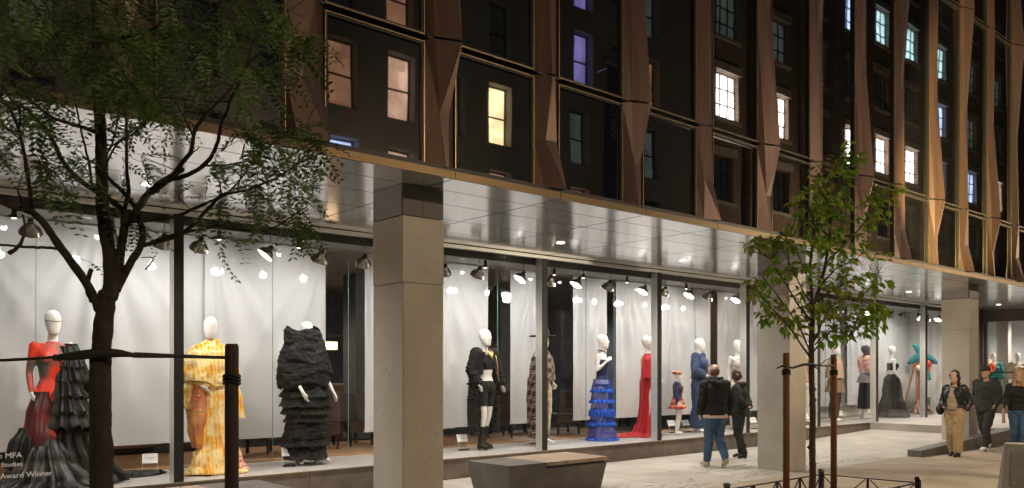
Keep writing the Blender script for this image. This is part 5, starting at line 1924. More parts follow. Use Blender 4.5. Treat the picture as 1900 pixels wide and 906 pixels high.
# second man, black jacket, hands behind, looking left
J = pose(shL=(.19, .0, 1.42), shR=(-.19, .0, 1.42), elR=(-.29, .10, 1.17), wrR=(-.12, .20, 1.04), fgR=(-.02, .20, 1.02), elL=(.26, .10, 1.17), wrL=(.13, .19, 1.05), fgL=(.05, .20, 1.03),
         knR=(-.10, -.03, .50), anR=(-.10, .02, .09), knL=(.09, .0, .5), anL=(.13, .16, .10), toL=(.14, .03, .02), head=(0, -.045, 1.655))
t, hp = person((13.66, 9.15, 0), R(198), 'brown haired man in black jacket and trousers looking sideways at his companion', J, R(-62), False, 1.70, skin=skin_m, top=blk_cloth, bottom=blk_cloth, shoe=shoe_k)
mb = MB()
for (x, y, z, r) in ((0, .02, .05, .09), (0, -.03, .075, .075), (.04, .03, .0, .065), (-.04, .03, .0, .065), (0, .06, -.02, .06), (0, -.075, .07, .04), (.05, -.02, .05, .045), (-.05, -.02, .05, .045)):
    mb.ell(hp(x, y, z), (r, r, r * .95), 12, 8)
place('hair', fuse(mb, .011, 1, 'hair', (.006, 22)), hair_d, t)
mb = MB(); mb.tube([(-.10, -.05, 1.48), (-.11, .05, 1.50), (0, .11, 1.50), (.11, .05, 1.50), (.10, -.05, 1.48)], [.03, .045, .055, .045, .03], 8)
place('hood', fuse(mb, .012, 2, 'hood', (.006, 9)), blk_cloth, t)
# woman in dark jacket and khaki trousers walking
J = pose(elR=(-.26, .05, 1.15), wrR=(-.20, -.10, 1.03), fgR=(-.10, -.16, 1.0), elL=(.25, .10, 1.15), wrL=(.22, .0, .98), fgL=(.15, -.06, .93), knL=(.08, -.05, .5), anL=(.09, -.06, .09), toL=(.10, -.24, .03), knR=(-.08, .0, .5), anR=(-.09, .12, .10), toR=(-.09, -.02, .02))
t, hp = person((17.15, 6.55, 0), R(-92), 'woman with long dark hair walking in open dark jacket, beige top and khaki trousers', J, 0, True, 1.68, top=puffer, bottom=khaki, shoe=shoe_k, flare=.03, inf=.055, hem_lo=.35)
mb = MB(); torso(mb, J, .03, True, .1, .95); place('beige_top', fuse(mb, .012, 2, 'top', (.006, 8)), mat('beige knit', (.38, .29, .20), .9), t)
bpy.data.objects[-1] if False else None
mb = MB(); mb.loft([(0, -.10, .98, .10, .09), (0, -.105, 1.1, .10, .09), (0, -.11, 1.28, .085, .095), (0, -.07, 1.44, .05, .07)], 14); place('open_front', fuse(mb, .012, 1, 'front', (.006, 8)), mat('beige knit', (.38, .29, .20), .9), t)
mb = MB()
for (x, y, z, r) in ((0, .02, .045, .092), (.045, .03, -.03, .06), (-.045, .03, -.03, .06), (0, .07, -.08, .065), (.05, .05, -.14, .05), (-.05, .05, -.14, .05), (0, .08, -.2, .06), (.055, -.02, .03, .04), (-.055, -.02, .03, .04)):
    mb.ell(hp(x, y, z), (r, r, r * 1.15), 12, 8)
place('hair', fuse(mb, .011, 1, 'hair', (.006, 18, (1, 1, .4))), hair_b, t)
mb = MB().ell((-.27, -.06, .98), (.07, .14, .12), 14, 10)
place('shoulder_bag', fuse(mb, .013, 2, 'bag'), shoe_k, t)
MB().tube([(-.27, -.12, 1.08), (-.22, -.02, 1.35), (-.16, .0, 1.49), (-.2, .1, 1.3), (-.27, .02, 1.08)], .009, 6).build('bag_strap', shoe_k, t, True)
# man with cap beside her, mid stride
J = pose(shL=(.19, .0, 1.43), shR=(-.19, .0, 1.43), elR=(-.25, .08, 1.15), wrR=(-.22, -.05, .96), fgR=(-.18, -.09, .84), elL=(.25, .05, 1.15), wrL=(.23, -.09, .98), fgL=(.19, -.13, .86), pel=(0, 0, .93), hipL=(.09, 0, .90), hipR=(-.09, 0, .90),
         knL=(.09, -.16, .49), anL=(.09, -.20, .09), toL=(.10, -.38, .05), knR=(-.09, .06, .48), anR=(-.09, .30, .15), toR=(-.09, .19, .03))
t, hp = person((18.85, 6.58, 0), R(-98), 'man in dark cap and charcoal sweater striding in pale shoes before the ramp wall', J, 0, False, 1.78, top=grey_cloth, bottom=grey_cloth, shoe=shoe_w, topname='sweater')
mb = MB(); mb.loft([(0, -.01, 1.69, .085, .105), (0, -.005, 1.73, .088, .108), (0, 0, 1.775, .075, .09), (0, 0, 1.80, .03, .04)], 18); mb.hexa([(-.06, -.20, 1.695), (.06, -.20, 1.695), (.07, -.08, 1.70), (-.07, -.08, 1.70), (-.06, -.20, 1.705), (.06, -.20, 1.705), (.07, -.08, 1.715), (-.07, -.08, 1.715)])
place('cap', fuse(mb, .010, 1, 'cap'), mat('dark cap cloth', (.03, .022, .02), .8), t)
# woman with blond hair cut by the right edge
J = pose(elR=(-.24, -.02, 1.15), wrR=(-.22, -.17, 1.03), fgR=(-.20, -.24, .97), elL=(.22, .06, 1.16), wrL=(.23, -.04, .95), knL=(.09, -.10, .5), anL=(.09, -.12, .09), toL=(.10, -.3, .03), knR=(-.08, .02, .49), anR=(-.08, .20, .12), toR=(-.08, .06, .02))
t, hp = person((18.3, 5.78, 0), R(-75), 'blond woman in black jacket and blue jeans carrying a pink bag at the right edge', J, 0, True, 1.70, top=blk_cloth, bottom=jean2, shoe=shoe_k, inf=.055, hem_lo=.25)
mb = MB()
for (x, y, z, r) in ((0, .02, .045, .095), (.05, .03, -.03, .06), (-.05, .03, -.03, .06), (0, .07, -.08, .07), (.07, .0, -.12, .05), (-.07, .0, -.12, .05), (.08, -.02, -.2, .05), (-.08, -.02, -.2, .05), (.08, -.04, -.27, .045), (-.08, -.04, -.27, .045)):
    mb.ell(hp(x, y, z), (r, r, r * 1.15), 12, 8)
place('hair', fuse(mb, .011, 1, 'hair', (.008, 16, (1, 1, .35))), hair_l, t)
mb = MB().hexa([(-.30, -.33, .68), (-.24, -.33, .68), (-.24, -.03, .68), (-.30, -.03, .68), (-.29, -.28, .98), (-.26, -.28, .98), (-.26, -.10, .98), (-.29, -.10, .98)])
place('pink_bag', fuse(mb, .012, 2, 'bag'), mat('dusty pink leather', (.42, .24, .20), .5), t)
mb = MB().ell((.26, -.0, .88), (.07, .12, .18), 14, 10)
place('black_bag', fuse(mb, .012, 2, 'bag'), shoe_k, t)
# man in green cap just behind her
J = pose(shL=(.19, .0, 1.43), shR=(-.19, .0, 1.43))
t, hp = person((19.35, 5.95, 0), R(-80), 'man in green cap and mustard jacket mostly outside the right edge behind the blond woman', J, 0, False, 1.80, top=mat('mustard jacket', (.30, .17, .04), .8), bottom=grey_cloth, shoe=shoe_k, vox=.014)
mb = MB(); mb.loft([(0, -.01, 1.69, .085, .105), (0, -.005, 1.73, .088, .108), (0, 0, 1.775, .075, .09), (0, 0, 1.80, .03, .04)], 18)
place('cap', fuse(mb, .010, 1, 'cap'), mat('green cap cloth', (.03, .10, .03), .8), t)
# ---- furniture of the room behind the displays
def chair(X, Y, rz, label):
    t = thing('armchair', label, 'chair', (X, Y, .302), rz, 'brown chairs in the room behind')
    cm = mat('red brown chair leather', (.05, .024, .02), .5)
    MB().box(-.3, .3, -.28, .28, .25, .45).build('seat', cm, t)
    MB().hexa([(-.3, .22, .46), (.3, .22, .46), (.3, .32, .46), (-.3, .32, .46), (-.28, .30, .95), (.28, .30, .95), (.28, .38, .95), (-.28, .38, .95)]).build('backrest', cm, t)
    for sx in (-1, 1):
        for sy in (-1, 1):
            MB().box(sx * .26 - .02, sx * .26 + .02, sy * .24 - .02, sy * .24 + .02, 0, .249).build('leg', black_m, t)
for (px_, Y, rz, lb) in ((500, 13.2, 20, 'brown chair low behind the shade left of the black tiered gown'), (600, 13.4, -30, 'brown chair behind the black tiered gown, right side'), (655, 13.6, 10, 'brown chair in the dark gap left of the first column'), (920, 13.2, 160, 'brown chair in the gap right of the bobble coat'),
                         (975, 13.6, 10, 'brown chair behind the plaid cape shade'), (1045, 13.0, 165, 'high brown chair right of the second mullion'), (1175, 13.2, 20, 'brown chair low behind the scarlet gown'), (1300, 13.6, 10, 'brown chair low behind the jeans')):
    chair(Xat(px_, Y), Y, R(rz), lb)
CB = thing('oak_cabinet', 'low warm oak cabinet in the room behind, right of the tree trunk', 'cabinet', (Xat(215, 15.0), 15.0, .302))
MB().box(-.9, .65, -.3, .3, .08, .82).build('body', wood, CB)
MB().box(-.8, .55, -.25, .25, 0, .079).build('base', black_m, CB)
for i in range(3):
    MB().box(-.88 + i * .51, -.39 + i * .51, -.318, -.301, .1, .8).build('door', wood, CB)
CT = thing('oak_counter', 'long oak counter in the dark room between the shades left of the first column', 'counter', (Xat(640, 16.5), 16.5, .302))
MB().box(-1.2, 1.2, -.3, .3, .0, 1.05).build('body', wood, CT)
MB().box(-1.25, 1.25, -.34, .34, 1.051, 1.1).build('worktop', plat_m, CT)
# two warm room lamps
pm = mat('paper lamp shade', (.8, .75, .6), .7, emit=(1, .62, .34), es=1.6)
for i, px_ in enumerate((612, 655)):
    Q = thing('paper_lamp', ['small warm square lamp glowing in the dark gap, left one', 'small warm square lamp glowing in the dark gap, right one'][i], 'lamp', (Xat(px_, 16.2), 16.2, 2.15 + .1 * i), 0, 'paper lamps in the room')
    MB().box(-.12, .12, -.12, .12, 0, .17).build('lamp_shade', pm, Q)
    MB().tube([(0, 0, .171), (0, 0, 3.66 - 2.15 - .1 * i)], .006, 6).build('cord', black_m, Q)
spot('room_glow', (6.5, 15.5, 3.5), (6.5, 15.5, 0), 90, 160, .6, (1, .8, .6), .3, GB)
spot('room_glow', (14.5, 15.5, 3.5), (14.5, 15.5, 0), 90, 160, .6, (.85, .9, 1), .3, GB)
spot('room_glow', (1.0, 14.5, 3.5), (1.0, 14.5, 0), 60, 160, .6, (1, .8, .6), .3, GB)
spot('lobby_light', (31.2, 8.8, 3.6), (31.2, 8.8, 0), 260, 165, .6, (1, .95, .88), .3, GB)
spot('lobby_light', (32.0, 11.5, 3.6), (32.0, 11.5, 0), 200, 165, .6, (1, .95, .88), .3, GB)
# ================================================================ TREES
bark1 = mat('dark grey brown bark', (.036, .028, .024), .85, var=.3, scale=6, bump=.5, bscale=30, stretch=(3, 3, 1))
bark2 = mat('brown young bark', (.095, .062, .045), .85, var=.3, scale=8, bump=.5, bscale=40, stretch=(3, 3, 1))


def leaf_mat(name, cols):
    m = mat(name, cols[0], .5, spec=.4)
    n, l, b = nodes_of(m)
    oi = n.new('ShaderNodeTexCoord')
    nz = n.new('ShaderNodeTexNoise'); nz.inputs['Scale'].default_value = 2.2; nz.inputs['Detail'].default_value = 6
    l.new(oi.outputs['Object'], nz.inputs[0])
    ob = n.new('ShaderNodeObjectInfo')
    f = mathn(n, l, 'ADD', mathn(n, l, 'MULTIPLY', nz.outputs[0], .8), mathn(n, l, 'MULTIPLY_ADD', ob.outputs['Random'], .30, -.05))
    cr = n.new('ShaderNodeValToRGB')
    e = cr.color_ramp.elements
    for i, c in enumerate(cols):
        el = e[i] if i < 2 else e.new(.5)
        el.position = .25 + .5 * i / (len(cols) - 1)
        el.color = (*c, 1)
    l.new(f, cr.inputs[0])
    l.new(cr.outputs[0], b.inputs['Base Color'])
    tr = n.new('ShaderNodeBsdfTranslucent')
    l.new(cr.outputs[0], tr.inputs[0])
    mx = n.new('ShaderNodeMixShader'); mx.inputs[0].default_value = .3
    l.new(b.outputs[0], mx.inputs[1]); l.new(tr.outputs[0], mx.inputs[2])
    l.new(mx.outputs[0], n['Material Output'].inputs[0])
    return m


leaf1 = leaf_mat('locust leaf', [(.07, .13, .035), (.11, .20, .05), (.18, .23, .08)])
leaf2 = leaf_mat('hornbeam leaf', [(.12, .27, .03), (.20, .40, .04), (.34, .43, .05), (.40, .25, .03)])


def frond_mb(seed, L=.17, n=9):
    r_ = random.Random(seed)
    m = MB()
    bend = r_.uniform(-.35, .35)
    dr = r_.uniform(.1, .5)
    pts = []
    for i in range(n + 1):
        t = i / n
        pts.append(Vector((L * t, bend * L * t * t, -dr * L * t * t)))
    m.tube([pts[0], pts[n // 2], pts[-1]], [.0012, .001, .0006], 3, False)
    for i in range(1, n + 1):
        p = pts[i]
        for s in (-1, 1):
            a = r_.uniform(.95, 1.35) * s
            ll = L * .25 * (1 - .5 * abs(i / n - .45)) * r_.uniform(.85, 1.1)
            w_ = ll * .19
            d = Vector((math.cos(a), math.sin(a), r_.uniform(-.35, .1))).normalized()
            q = Vector((-d.y, d.x, r_.uniform(-.3, .3))).normalized() * w_
            m.add([p, p + d * ll * .45 + q, p + d * ll, p + d * ll * .5 - q], [(0, 1, 2, 3)])
    return m


FR = [frond_mb(s, L) for s, L in ((1, .19), (2, .21), (3, .16), (4, .20), (5, .15), (6, .22))]
FRM = []
for f in FR:
    me = f.mesh('leaf'); me.materials.append(leaf1); FRM.append(me)


def rotm(r_, dirv=None, droop=.2):
    if dirv is None:
        dirv = Vector((r_.uniform(-1, 1), r_.uniform(-1, 1), r_.uniform(-.6, .3)))
    d = dirv.normalized()
    up = Vector((r_.uniform(-.4, .4), r_.uniform(-.4, .4), 1))
    y = up.cross(d)
    y = y.normalized() if y.length > 1e-4 else Vector((0, 1, 0))
    z = d.cross(y)
    return Matrix(((d.x, y.x, z.x), (d.y, y.y, z.y), (d.z, y.z, z.z))).to_4x4()


T1 = thing('honey_locust_tree', 'dark forked honey locust with feathery leaves, in front of the red and black gown', 'tree', (0, 0, 0))
D0 = dd
r1 = random.Random(21)
W2 = lambda px, d: px * d / FPX / 2


def branch(mb, pts, w0, w1, doff0=0., doff1=0., n=10, keep=None):
    """pts in photograph pixels near the tree, widths in pixels; depth drifts from doff0 to doff1"""
    out, rad = [], []
    k = len(pts)
    # resample smoothly
    P = []
    for i in range(k - 1):
        for s in range(4):
            t = s / 4
            p0 = pts[max(i - 1, 0)]; p1 = pts[i]; p2 = pts[i + 1]; p3 = pts[min(i + 2, k - 1)]
            f = lambda a, b, c, d: .5 * ((2 * b) + (-a + c) * t + (2 * a - 5 * b + 4 * c - d) * t * t + (-a + 3 * b - 3 * c + d) * t ** 3)
            P.append((f(p0[0], p1[0], p2[0], p3[0]), f(p0[1], p1[1], p2[1], p3[1])))
    P.append(pts[-1])
    m = len(P)
    for i, (x, y) in enumerate(P):
        t = i / (m - 1)
        d = D0 + doff0 + (doff1 - doff0) * t
        out.append(atd(x, y, d) + Vector((r1.uniform(-1, 1), r1.uniform(-1, 1), r1.uniform(-1, 1))) * .002)
        rad.append(W2(w0 + (w1 - w0) * t, d) * r1.uniform(.93, 1.07))
    mb.tube(out, rad, n)
    if keep is not None:
        keep.append(out)
    return out


tm = MB()
branch(tm, [(190, 1275), (190, 1100), (188, 905), (187, 800), (186, 700), (190, 630), (196, 570), (200, 545)], 46, 30, 0, 0, 14)
branch(tm, [(196, 575), (204, 540), (204, 480), (192, 400), (189, 330), (188, 260), (184, 200), (178, 130), (180, 60), (176, 0), (174, -70)], 28, 13, 0, .1, 12)
branch(tm, [(170, 745 - 20), (162, 722), (158, 715)], 12, 10, 0, -.02, 8)
place('trunk', fuse(tm, .008, 1, 'trunk', (.002, 16)), bark1, T1)
tips = []
defs = [
    ([(182, 575), (172, 545), (140, 497), (105, 450), (88, 425), (60, 394), (20, 382), (-40, 355)], 17, 11, 0, -.3),
    ([(105, 462), (92, 460), (60, 459), (20, 456), (-30, 452)], 6, 4, -.1, -.4),
    ([(60, 392), (58, 375), (53, 333), (47, 300), (40, 262), (32, 232), (20, 205), (0, 179)], 9, 4, -.15, -.5),
    ([(46, 395), (38, 370), (33, 352)], 5, 3, -.15, -.2),
    ([(208, 555), (218, 510), (226, 450), (231, 421), (231, 390)], 20, 13, .02, .05),
    ([(231, 391), (205, 372), (173, 351), (141, 329), (117, 301), (100, 265), (83, 238), (62, 216), (46, 200), (25, 190), (7, 162)], 11, 5, .05, .5),
    ([(231, 391), (238, 355), (237, 336), (235, 300), (235, 265), (234, 215), (235, 159), (228, 132)], 8, 4, .05, .25),
    ([(233, 412), (240, 411), (268, 368), (290, 345), (320, 326), (340, 314)], 14, 9, .04, -.1),
    ([(280, 358), (313, 334), (340, 300), (353, 284), (357, 262), (362, 240), (368, 231), (380, 215), (393, 200), (409, 185), (434, 157), (452, 131), (470, 108), (492, 89), (535, 33)], 9, 4, -.08, -.4),
    ([(316, 334), (350, 324), (379, 306), (395, 285), (402, 268), (408, 245), (412, 226), (422, 205), (428, 185), (445, 150), (458, 120), (470, 80), (495, 30)], 9, 3, -.1, -.7),
    ([(215, 540), (240, 492), (258, 462), (265, 440), (264, 425), (256, 400), (254, 388)], 16, 9, .03, .1),
    ([(254, 390), (240, 370), (226, 354), (208, 338), (198, 326)], 9, 6, .1, .2),
    ([(262, 456), (280, 452), (310, 444), (340, 432), (365, 410), (389, 385), (412, 362), (440, 357), (462, 352), (490, 340), (512, 331), (560, 300), (600, 282)], 9, 2.5, .08, -.3),
    ([(281, 450), (320, 437), (359, 428), (385, 424), (402, 418), (420, 424), (439, 427), (470, 429), (495, 428), (525, 413)], 6, 2.5, .08, -.1),
    ([(240, 411), (280, 409), (320, 403), (350, 392), (379, 379), (400, 370), (419, 362), (440, 340), (470, 300), (500, 270), (560, 240)], 7, 2, .0, .3),
    ([(379, 306), (410, 308), (440, 303), (470, 297), (495, 290)], 4, 2, -.05, .1),
    ([(184, 245), (172, 243), (139, 232), (99, 219), (70, 198), (43, 175), (20, 150)], 9, 3, .05, -.4),
    ([(190, 300), (205, 275), (215, 240), (222, 200), (232, 170)], 4, 2.5, .05, .3),
    ([(188, 330), (215, 270), (245, 250), (275, 227), (300, 210)], 4, 2, 0, -.2),
    ([(171, 345), (165, 300), (150, 240), (140, 190), (130, 140)], 5, 2.5, .05, .4),
    ([(150, 95), (110, 70), (80, 35), (50, -10)], 7, 4, 0, -.3), ([(178, 110), (150, 95), (120, 60), (90, 20), (70, -20)], 7, 3, 0, .3),
    ([(180, 80), (230, 70), (280, 55), (310, 30), (330, -10)], 7, 4, 0, -.4), ([(260, 62), (300, 62), (350, 40), (400, 25)], 4, 2, -.2, -.4),
    ([(40, 262), (20, 245), (0, 236), (-30, 225)], 3, 2, -.3, -.4), ([(36, 258), (38, 200), (40, 150), (36, 90)], 3.5, 2, -.3, -.1),
    ([(357, 250), (345, 225), (335, 205), (320, 185), (300, 160)], 4, 2, -.1, .1), ([(353, 284), (365, 278), (370, 272)], 3, 1.5, -.1, -.1),
    ([(500, 330), (530, 300), (560, 275), (600, 255)], 3, 1.5, -.1, -.3), ([(440, 357), (450, 310), (452, 280), (458, 250)], 3, 1.5, -.1, .1), ([(412, 362), (405, 335), (390, 320)], 2.5, 1.5, -.1, .1),
    ([(525, 413), (545, 400), (560, 390), (580, 420)], 3, 1.2, -.1, -.2), ([(270, 500), (285, 480), (262, 478)], 3, 1.5, .05, .05), ([(170, 500), (163, 520), (164, 545), (171, 560)], 9, 8, .0, .02),
]
for pts, w0, w1, a, b in defs:
    m = MB()
    out = branch(m, pts, w0, w1, a, b, 9)
    m.build('branch', bark1, T1, True)
    tips.append((out, w0, w1, pts))
# seed pod
m = MB(); branch(m, [(42, 398), (46, 420), (42, 445), (30, 462), (16, 470)], 3, 9, -.2, -.22, 8)
MB_ = m.build('seed_pod', mat('dark seed pod', (.04, .018, .015), .5), T1, True)

# twigs with pinnate leaves: regions are clouds in the real crown volume
anchors = []


def cloud(cx, cy, rx, ry, n, d0, d1, size=1.):
    n = int(n * .60)
    for _ in range(n):
        a = r1.uniform(0, 6.28); q = math.sqrt(r1.random())
        x, y = cx + rx * q * math.cos(a), cy + ry * q * math.sin(a)
        anchors.append((atd(x, y, D0 + r1.uniform(d0, d1)), size))


# dense upper crown
cloud(120, 30, 170, 90, 150, -.9, .9)
cloud(330, 30, 190, 90, 90, -1., .5)
cloud(60, 110, 110, 90, 50, -.9, .6)
cloud(220, 130, 110, 90, 105, -.9, .6)
cloud(250, 205, 90, 40, 36, -.5, .5)
cloud(480, 80, 90, 90, 50, -.9, .2)
cloud(20, 200, 70, 60, 60, -.6, .4)
cloud(60, 280, 70, 50, 24, -.5, .3)
cloud(120, 320, 60, 40, 16, -.4, .3)
cloud(190, 290, 110, 50, 16, -.4, .4)
cloud(420, 150, 90, 50, 16, -.7, .2)
cloud(370, 340, 60, 60, 12, -.3, .4)
cloud(450, 300, 70, 70, 34, -.4, .5)
cloud(520, 260, 80, 45, 40, -.5, .4)
cloud(555, 300, 45, 55, 26, -.4, .3)
cloud(500, 370, 60, 40, 16, -.3, .3)
cloud(555, 400, 35, 40, 20, -.3, .2)
cloud(420, 430, 60, 25, 10, -.2, .2)
cloud(150, 490, 30, 20, 3, -.1, .1)
cloud(250, 420, 40, 40, 8, -.2, .2)

r1.shuffle(anchors)
twig = MB()
fol = MB()
nleaf = 0
# order by nearness so the largest become parts
anchors.sort(key=lambda a: a[0].x * FX + a[0].y * FY)
allout = [p for (o, *_r) in tips for p in o]
for p, size in anchors:
    base = min(allout, key=lambda q: (q - p).length_squared) if r1.random() < .35 else p + Vector((r1.uniform(-.12, .12), r1.uniform(-.12, .12), r1.uniform(-.05, .12)))
    if (base - p).length < .45:
        midp = base.lerp(p, .5) + Vector((r1.uniform(-.03, .03), r1.uniform(-.03, .03), r1.uniform(-.02, .03)))
        twig.tube([base, midp, p], [.0028, .002, .0012], 4, False)
    dv = (p - base)
    dv = dv.normalized() if dv.length > .01 else Vector((1, 0, 0))
    wind = Vector((.55, -.55, -.25))
    for c in range(r1.choice((1, 2, 2, 3))):
        dr_ = dv * .5 + wind * .5 + Vector((r1.uniform(-1, 1), r1.uniform(-1, 1), r1.uniform(-.7, .5))) * .8
        M = Matrix.Translation(p) @ rotm(r1, dr_) @ Matrix.Scale(r1.uniform(.75, 1.15) * size, 4)
        k = r1.randrange(len(FRM))
        if nleaf < 300:
            o = link('leaf', FRM[k], T1)
            o.matrix_local = M
            nleaf += 1
        else:
            fol.add([M @ Vector(v) for v in FR[k].v], FR[k].f)
twig.build('twigs', bark1, T1)
T1.children[-1]['kind'] = 'stuff'
for c in T1.children:
    if c.name.startswith('twigs'):
        c['kind'] = 'stuff'
fo = fol.build('foliage', leaf1, T1)
fo['kind'] = 'stuff'

# ---------------------------------------------------------------- slim tree
tb = onY(1506, 688, 4.8)
T2 = thing('slim_street_tree', 'slim young tree with broad green and yellowing leaves between two brown stakes', 'tree', (tb.x, tb.y, 0))
O2 = Vector((tb.x, tb.y, 0))
D2 = Vector((tb.x, tb.y, 0)).dot(Vector((FX, FY, 0)))
r2 = random.Random(5)


def br2(mb, pts, w0, w1, a=0., b=0., n=8):
    out, rad = [], []
    k = len(pts)
    for i in range(k):
        t = i / (k - 1)
        d = D2 + a + (b - a) * t
        out.append(atd(pts[i][0], pts[i][1], d) - O2)
        rad.append(W2(w0 + (w1 - w0) * t, d))
    mb.tube(out, rad, n)
    return out


m = MB()
br2(m, [(1506, 968), (1506, 930), (1508, 880), (1507, 820), (1508, 770), (1506, 700), (1505, 640), (1507, 600), (1509, 560)], 13, 9, 0, 0, 10)
br2(m, [(1508, 570), (1514, 555), (1522, 530), (1530, 500), (1535, 470), (1540, 430), (1544, 390), (1548, 350), (1556, 320), (1568, 290), (1575, 275)], 8, 2, 0, .05)
br2(m, [(1508, 570), (1505, 530), (1503, 490), (1508, 450), (1512, 410)], 6, 2, 0, -.1)
for (x, y) in ((1513, 742), (1511, 780), (1512, 722), (1512, 800), (1500, 830), (1512, 860)):
    p = atd(x, y, D2) - O2
    m.ell(p, (.018, .018, .016), 7, 5)
place('trunk', fuse(m, .009, 1, 'trunk', (.003, 18)), bark2, T2)
brs = [([(1507, 668), (1490, 645), (1470, 615), (1450, 590), (1430, 570), (1410, 545), (1400, 530)], 4, 1.2, 0, -.4),
       ([(1506, 660), (1485, 610), (1462, 575), (1440, 545), (1420, 520), (1405, 505)], 3.5, 1.2, 0, .3),
       ([(1508, 600), (1480, 565), (1460, 530), (1440, 500), (1430, 480), (1410, 470), (1395, 468)], 3.5, 1.2, 0, -.3),
       ([(1509, 570), (1490, 540), (1475, 510), (1462, 480), (1450, 460)], 3, 1.2, 0, .4),
       ([(1508, 655), (1530, 625), (1560, 600), (1590, 590), (1610, 580)], 3, 1.2, 0, .3),
       ([(1512, 640), (1535, 615), (1570, 620), (1600, 630)], 2.5, 1, 0, -.3),
       ([(1516, 560), (1550, 535), (1580, 520), (1610, 510), (1640, 505)], 3, 1.2, 0, .3),
       ([(1522, 530), (1550, 500), (1590, 480), (1620, 450)], 3, 1.2, 0, -.3),
       ([(1532, 490), (1560, 460), (1590, 430), (1615, 400), (1640, 370), (1665, 350)], 3.5, 1.2, 0, .2),
       ([(1540, 440), (1515, 420), (1490, 400), (1475, 385)], 2.5, 1, 0, -.2),
       ([(1544, 400), (1565, 370), (1580, 340)], 2, 1, 0, .2), ([(1545, 390), (1525, 360), (1515, 330), (1530, 310)], 2, 1, 0, -.2),
       ([(1505, 530), (1480, 470), (1450, 440), (1430, 440)], 2.5, 1, 0, .2), ([(1508, 640), (1525, 600), (1540, 570), (1570, 555), (1600, 560), (1640, 575)], 2.5, 1, 0, .1),
       ([(1510, 650), (1500, 600), (1485, 560), (1490, 520)], 2.5, 1, 0, .3)]
bpts = []
for pts, w0, w1, a, b in brs:
    m = MB()
    out = br2(m, pts, w0, w1, a, b, 6)
    m.build('branch', bark2, T2, True)
    for i in range(len(out) - 1):
        for t in (0, .33, .66):
            if i + t > 1.2:
                bpts.append(out[i].lerp(out[i + 1], t))


def leaf_mb(seed):
    r_ = random.Random(seed)
    L, W = .105, .026
    m = MB()
    c = r_.uniform(.1, .35)
    prof = [(0, .002), (.18, .75), (.42, 1.), (.68, .72), (.88, .3), (1., .0)]
    for s in (-1, 1):
        v, f = [], []
        for (t, w_) in prof:
            v.append((L * t, 0, -c * L * t * t)); v.append((L * t, s * W * w_, -c * L * t * t + .30 * W * w_))
        for i in range(len(prof) - 1):
            f.append((2 * i, 2 * i + 1, 2 * i + 3, 2 * i + 2) if s > 0 else (2 * i, 2 * i + 2, 2 * i + 3, 2 * i + 1))
        m.add(v, f)
    m.tube([(-.02, 0, .004), (0, 0, 0)], .0012, 3, False)
    return m


LF = [leaf_mb(s) for s in range(5)]
LFM = []
for f in LF:
    me = f.mesh('leaf'); me.materials.append(leaf2); LFM.append(me)
an2 = []


def cl2(cx, cy, rx, ry, n, dr=.35):
    n = int(n * 1.25)
    for _ in range(n):
        a = r2.uniform(0, 6.28); q = math.sqrt(r2.random())
        x, y = cx + rx * q * math.cos(a), cy + ry * q * math.sin(a)
        an2.append(atd(x, y, D2 + r2.uniform(-dr, dr)) - O2)


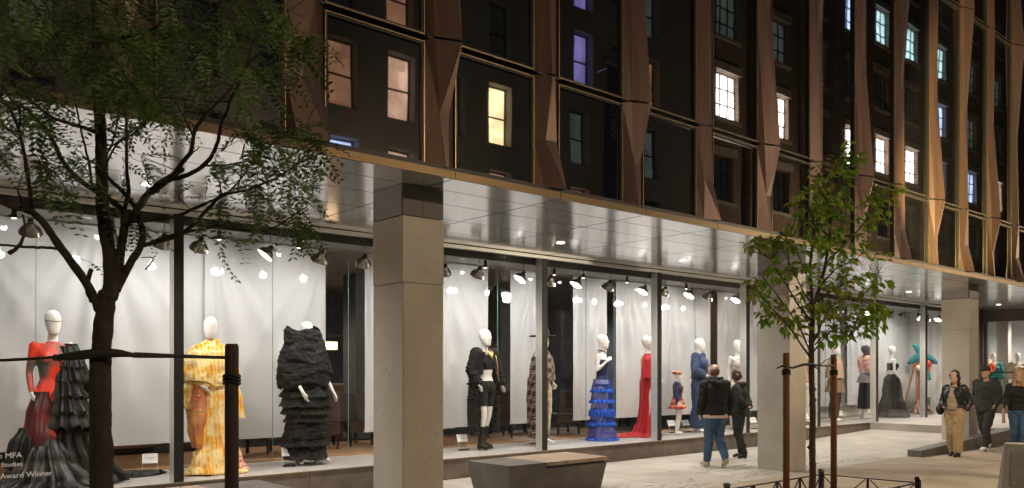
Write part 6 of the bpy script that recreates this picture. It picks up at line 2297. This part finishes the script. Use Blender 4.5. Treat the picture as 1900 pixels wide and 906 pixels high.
cl2(1575, 295, 24, 28, 28, .12); cl2(1540, 330, 40, 38, 60, .25); cl2(1515, 375, 52, 35, 70, .35); cl2(1550, 410, 50, 40, 50, .35); cl2(1630, 370, 36, 22, 34, .15); cl2(1662, 347, 16, 8, 8, .08); cl2(1620, 400, 30, 18, 16)
cl2(1430, 455, 45, 18, 50, .25); cl2(1490, 440, 50, 30, 60, .4); cl2(1560, 455, 60, 28, 60, .4); cl2(1640, 480, 24, 14, 8)
cl2(1445, 500, 30, 18, 24, .3); cl2(1520, 510, 70, 30, 70, .45); cl2(1600, 525, 50, 22, 44, .3); cl2(1405, 535, 22, 22, 26, .2)
cl2(1470, 570, 50, 28, 40, .4); cl2(1560, 575, 70, 24, 70, .4); cl2(1425, 585, 22, 16, 14, .2); cl2(1470, 610, 30, 14, 14, .3); cl2(1590, 605, 50, 18, 40, .3); cl2(1540, 620, 40, 18, 20, .3); cl2(1625, 578, 22, 14, 18, .2)
for _ in range(40):
    an2.append(r2.choice(bpts) + Vector((r2.uniform(-.06, .06),) * 3))
an2.sort(key=lambda p: p.x * FX + p.y * FY)
tw = MB(); fol = MB(); cnt = 0
for p in an2:
    q = min(bpts, key=lambda b: (b - p).length_squared)
    if (q - p).length < .4:
        tw.tube([q, q.lerp(p, .5) + Vector((0, 0, .015)), p], [.0022, .0016, .001], 3, False)
    for c in range(r2.choice((1, 2, 2))):
        dv = (p - q)
        dv = (dv.normalized() if dv.length > .01 else Vector((1, 0, 0))) * .6 + Vector((.25, -.25, -.35)) + Vector((r2.uniform(-.8, .8), r2.uniform(-.8, .8), r2.uniform(-.4, .25)))
        M = Matrix.Translation(p + Vector((r2.uniform(-.02, .02), r2.uniform(-.02, .02), r2.uniform(-.02, .02)))) @ rotm(r2, dv) @ Matrix.Rotation(r2.uniform(-.7, .7), 4, 'X') @ Matrix.Scale(r2.uniform(.65, 1.15), 4)
        k = r2.randrange(5)
        if cnt < 300:
            o = link('leaf', LFM[k], T2); o.matrix_local = M; cnt += 1
        else:
            fol.add([M @ Vector(v) for v in LF[k].v], LF[k].f)
o = tw.build('twigs', bark2, T2); o['kind'] = 'stuff'
o = fol.build('foliage', leaf2, T2); o['kind'] = 'stuff'
# a few fallen leaves on the paving
for i, (x, y) in enumerate(((1243, 876), (1286, 890), (1633, 851), (1370, 893))):
    p = onZ(x, y, .006)
    o = link('fallen_leaf', LFM[i % 5], None, p)
    o.rotation_euler = (0, 0, i * 1.3)
    tag(o, ['small dry leaf on the paving left of the walking man, farthest left', 'small dry leaf on the paving below the lettering rows', 'small dry leaf right of the right stake near the ramp wall', 'small dry leaf beside the foot of the second column'][i], 'leaf', 'fallen leaves on the paving')
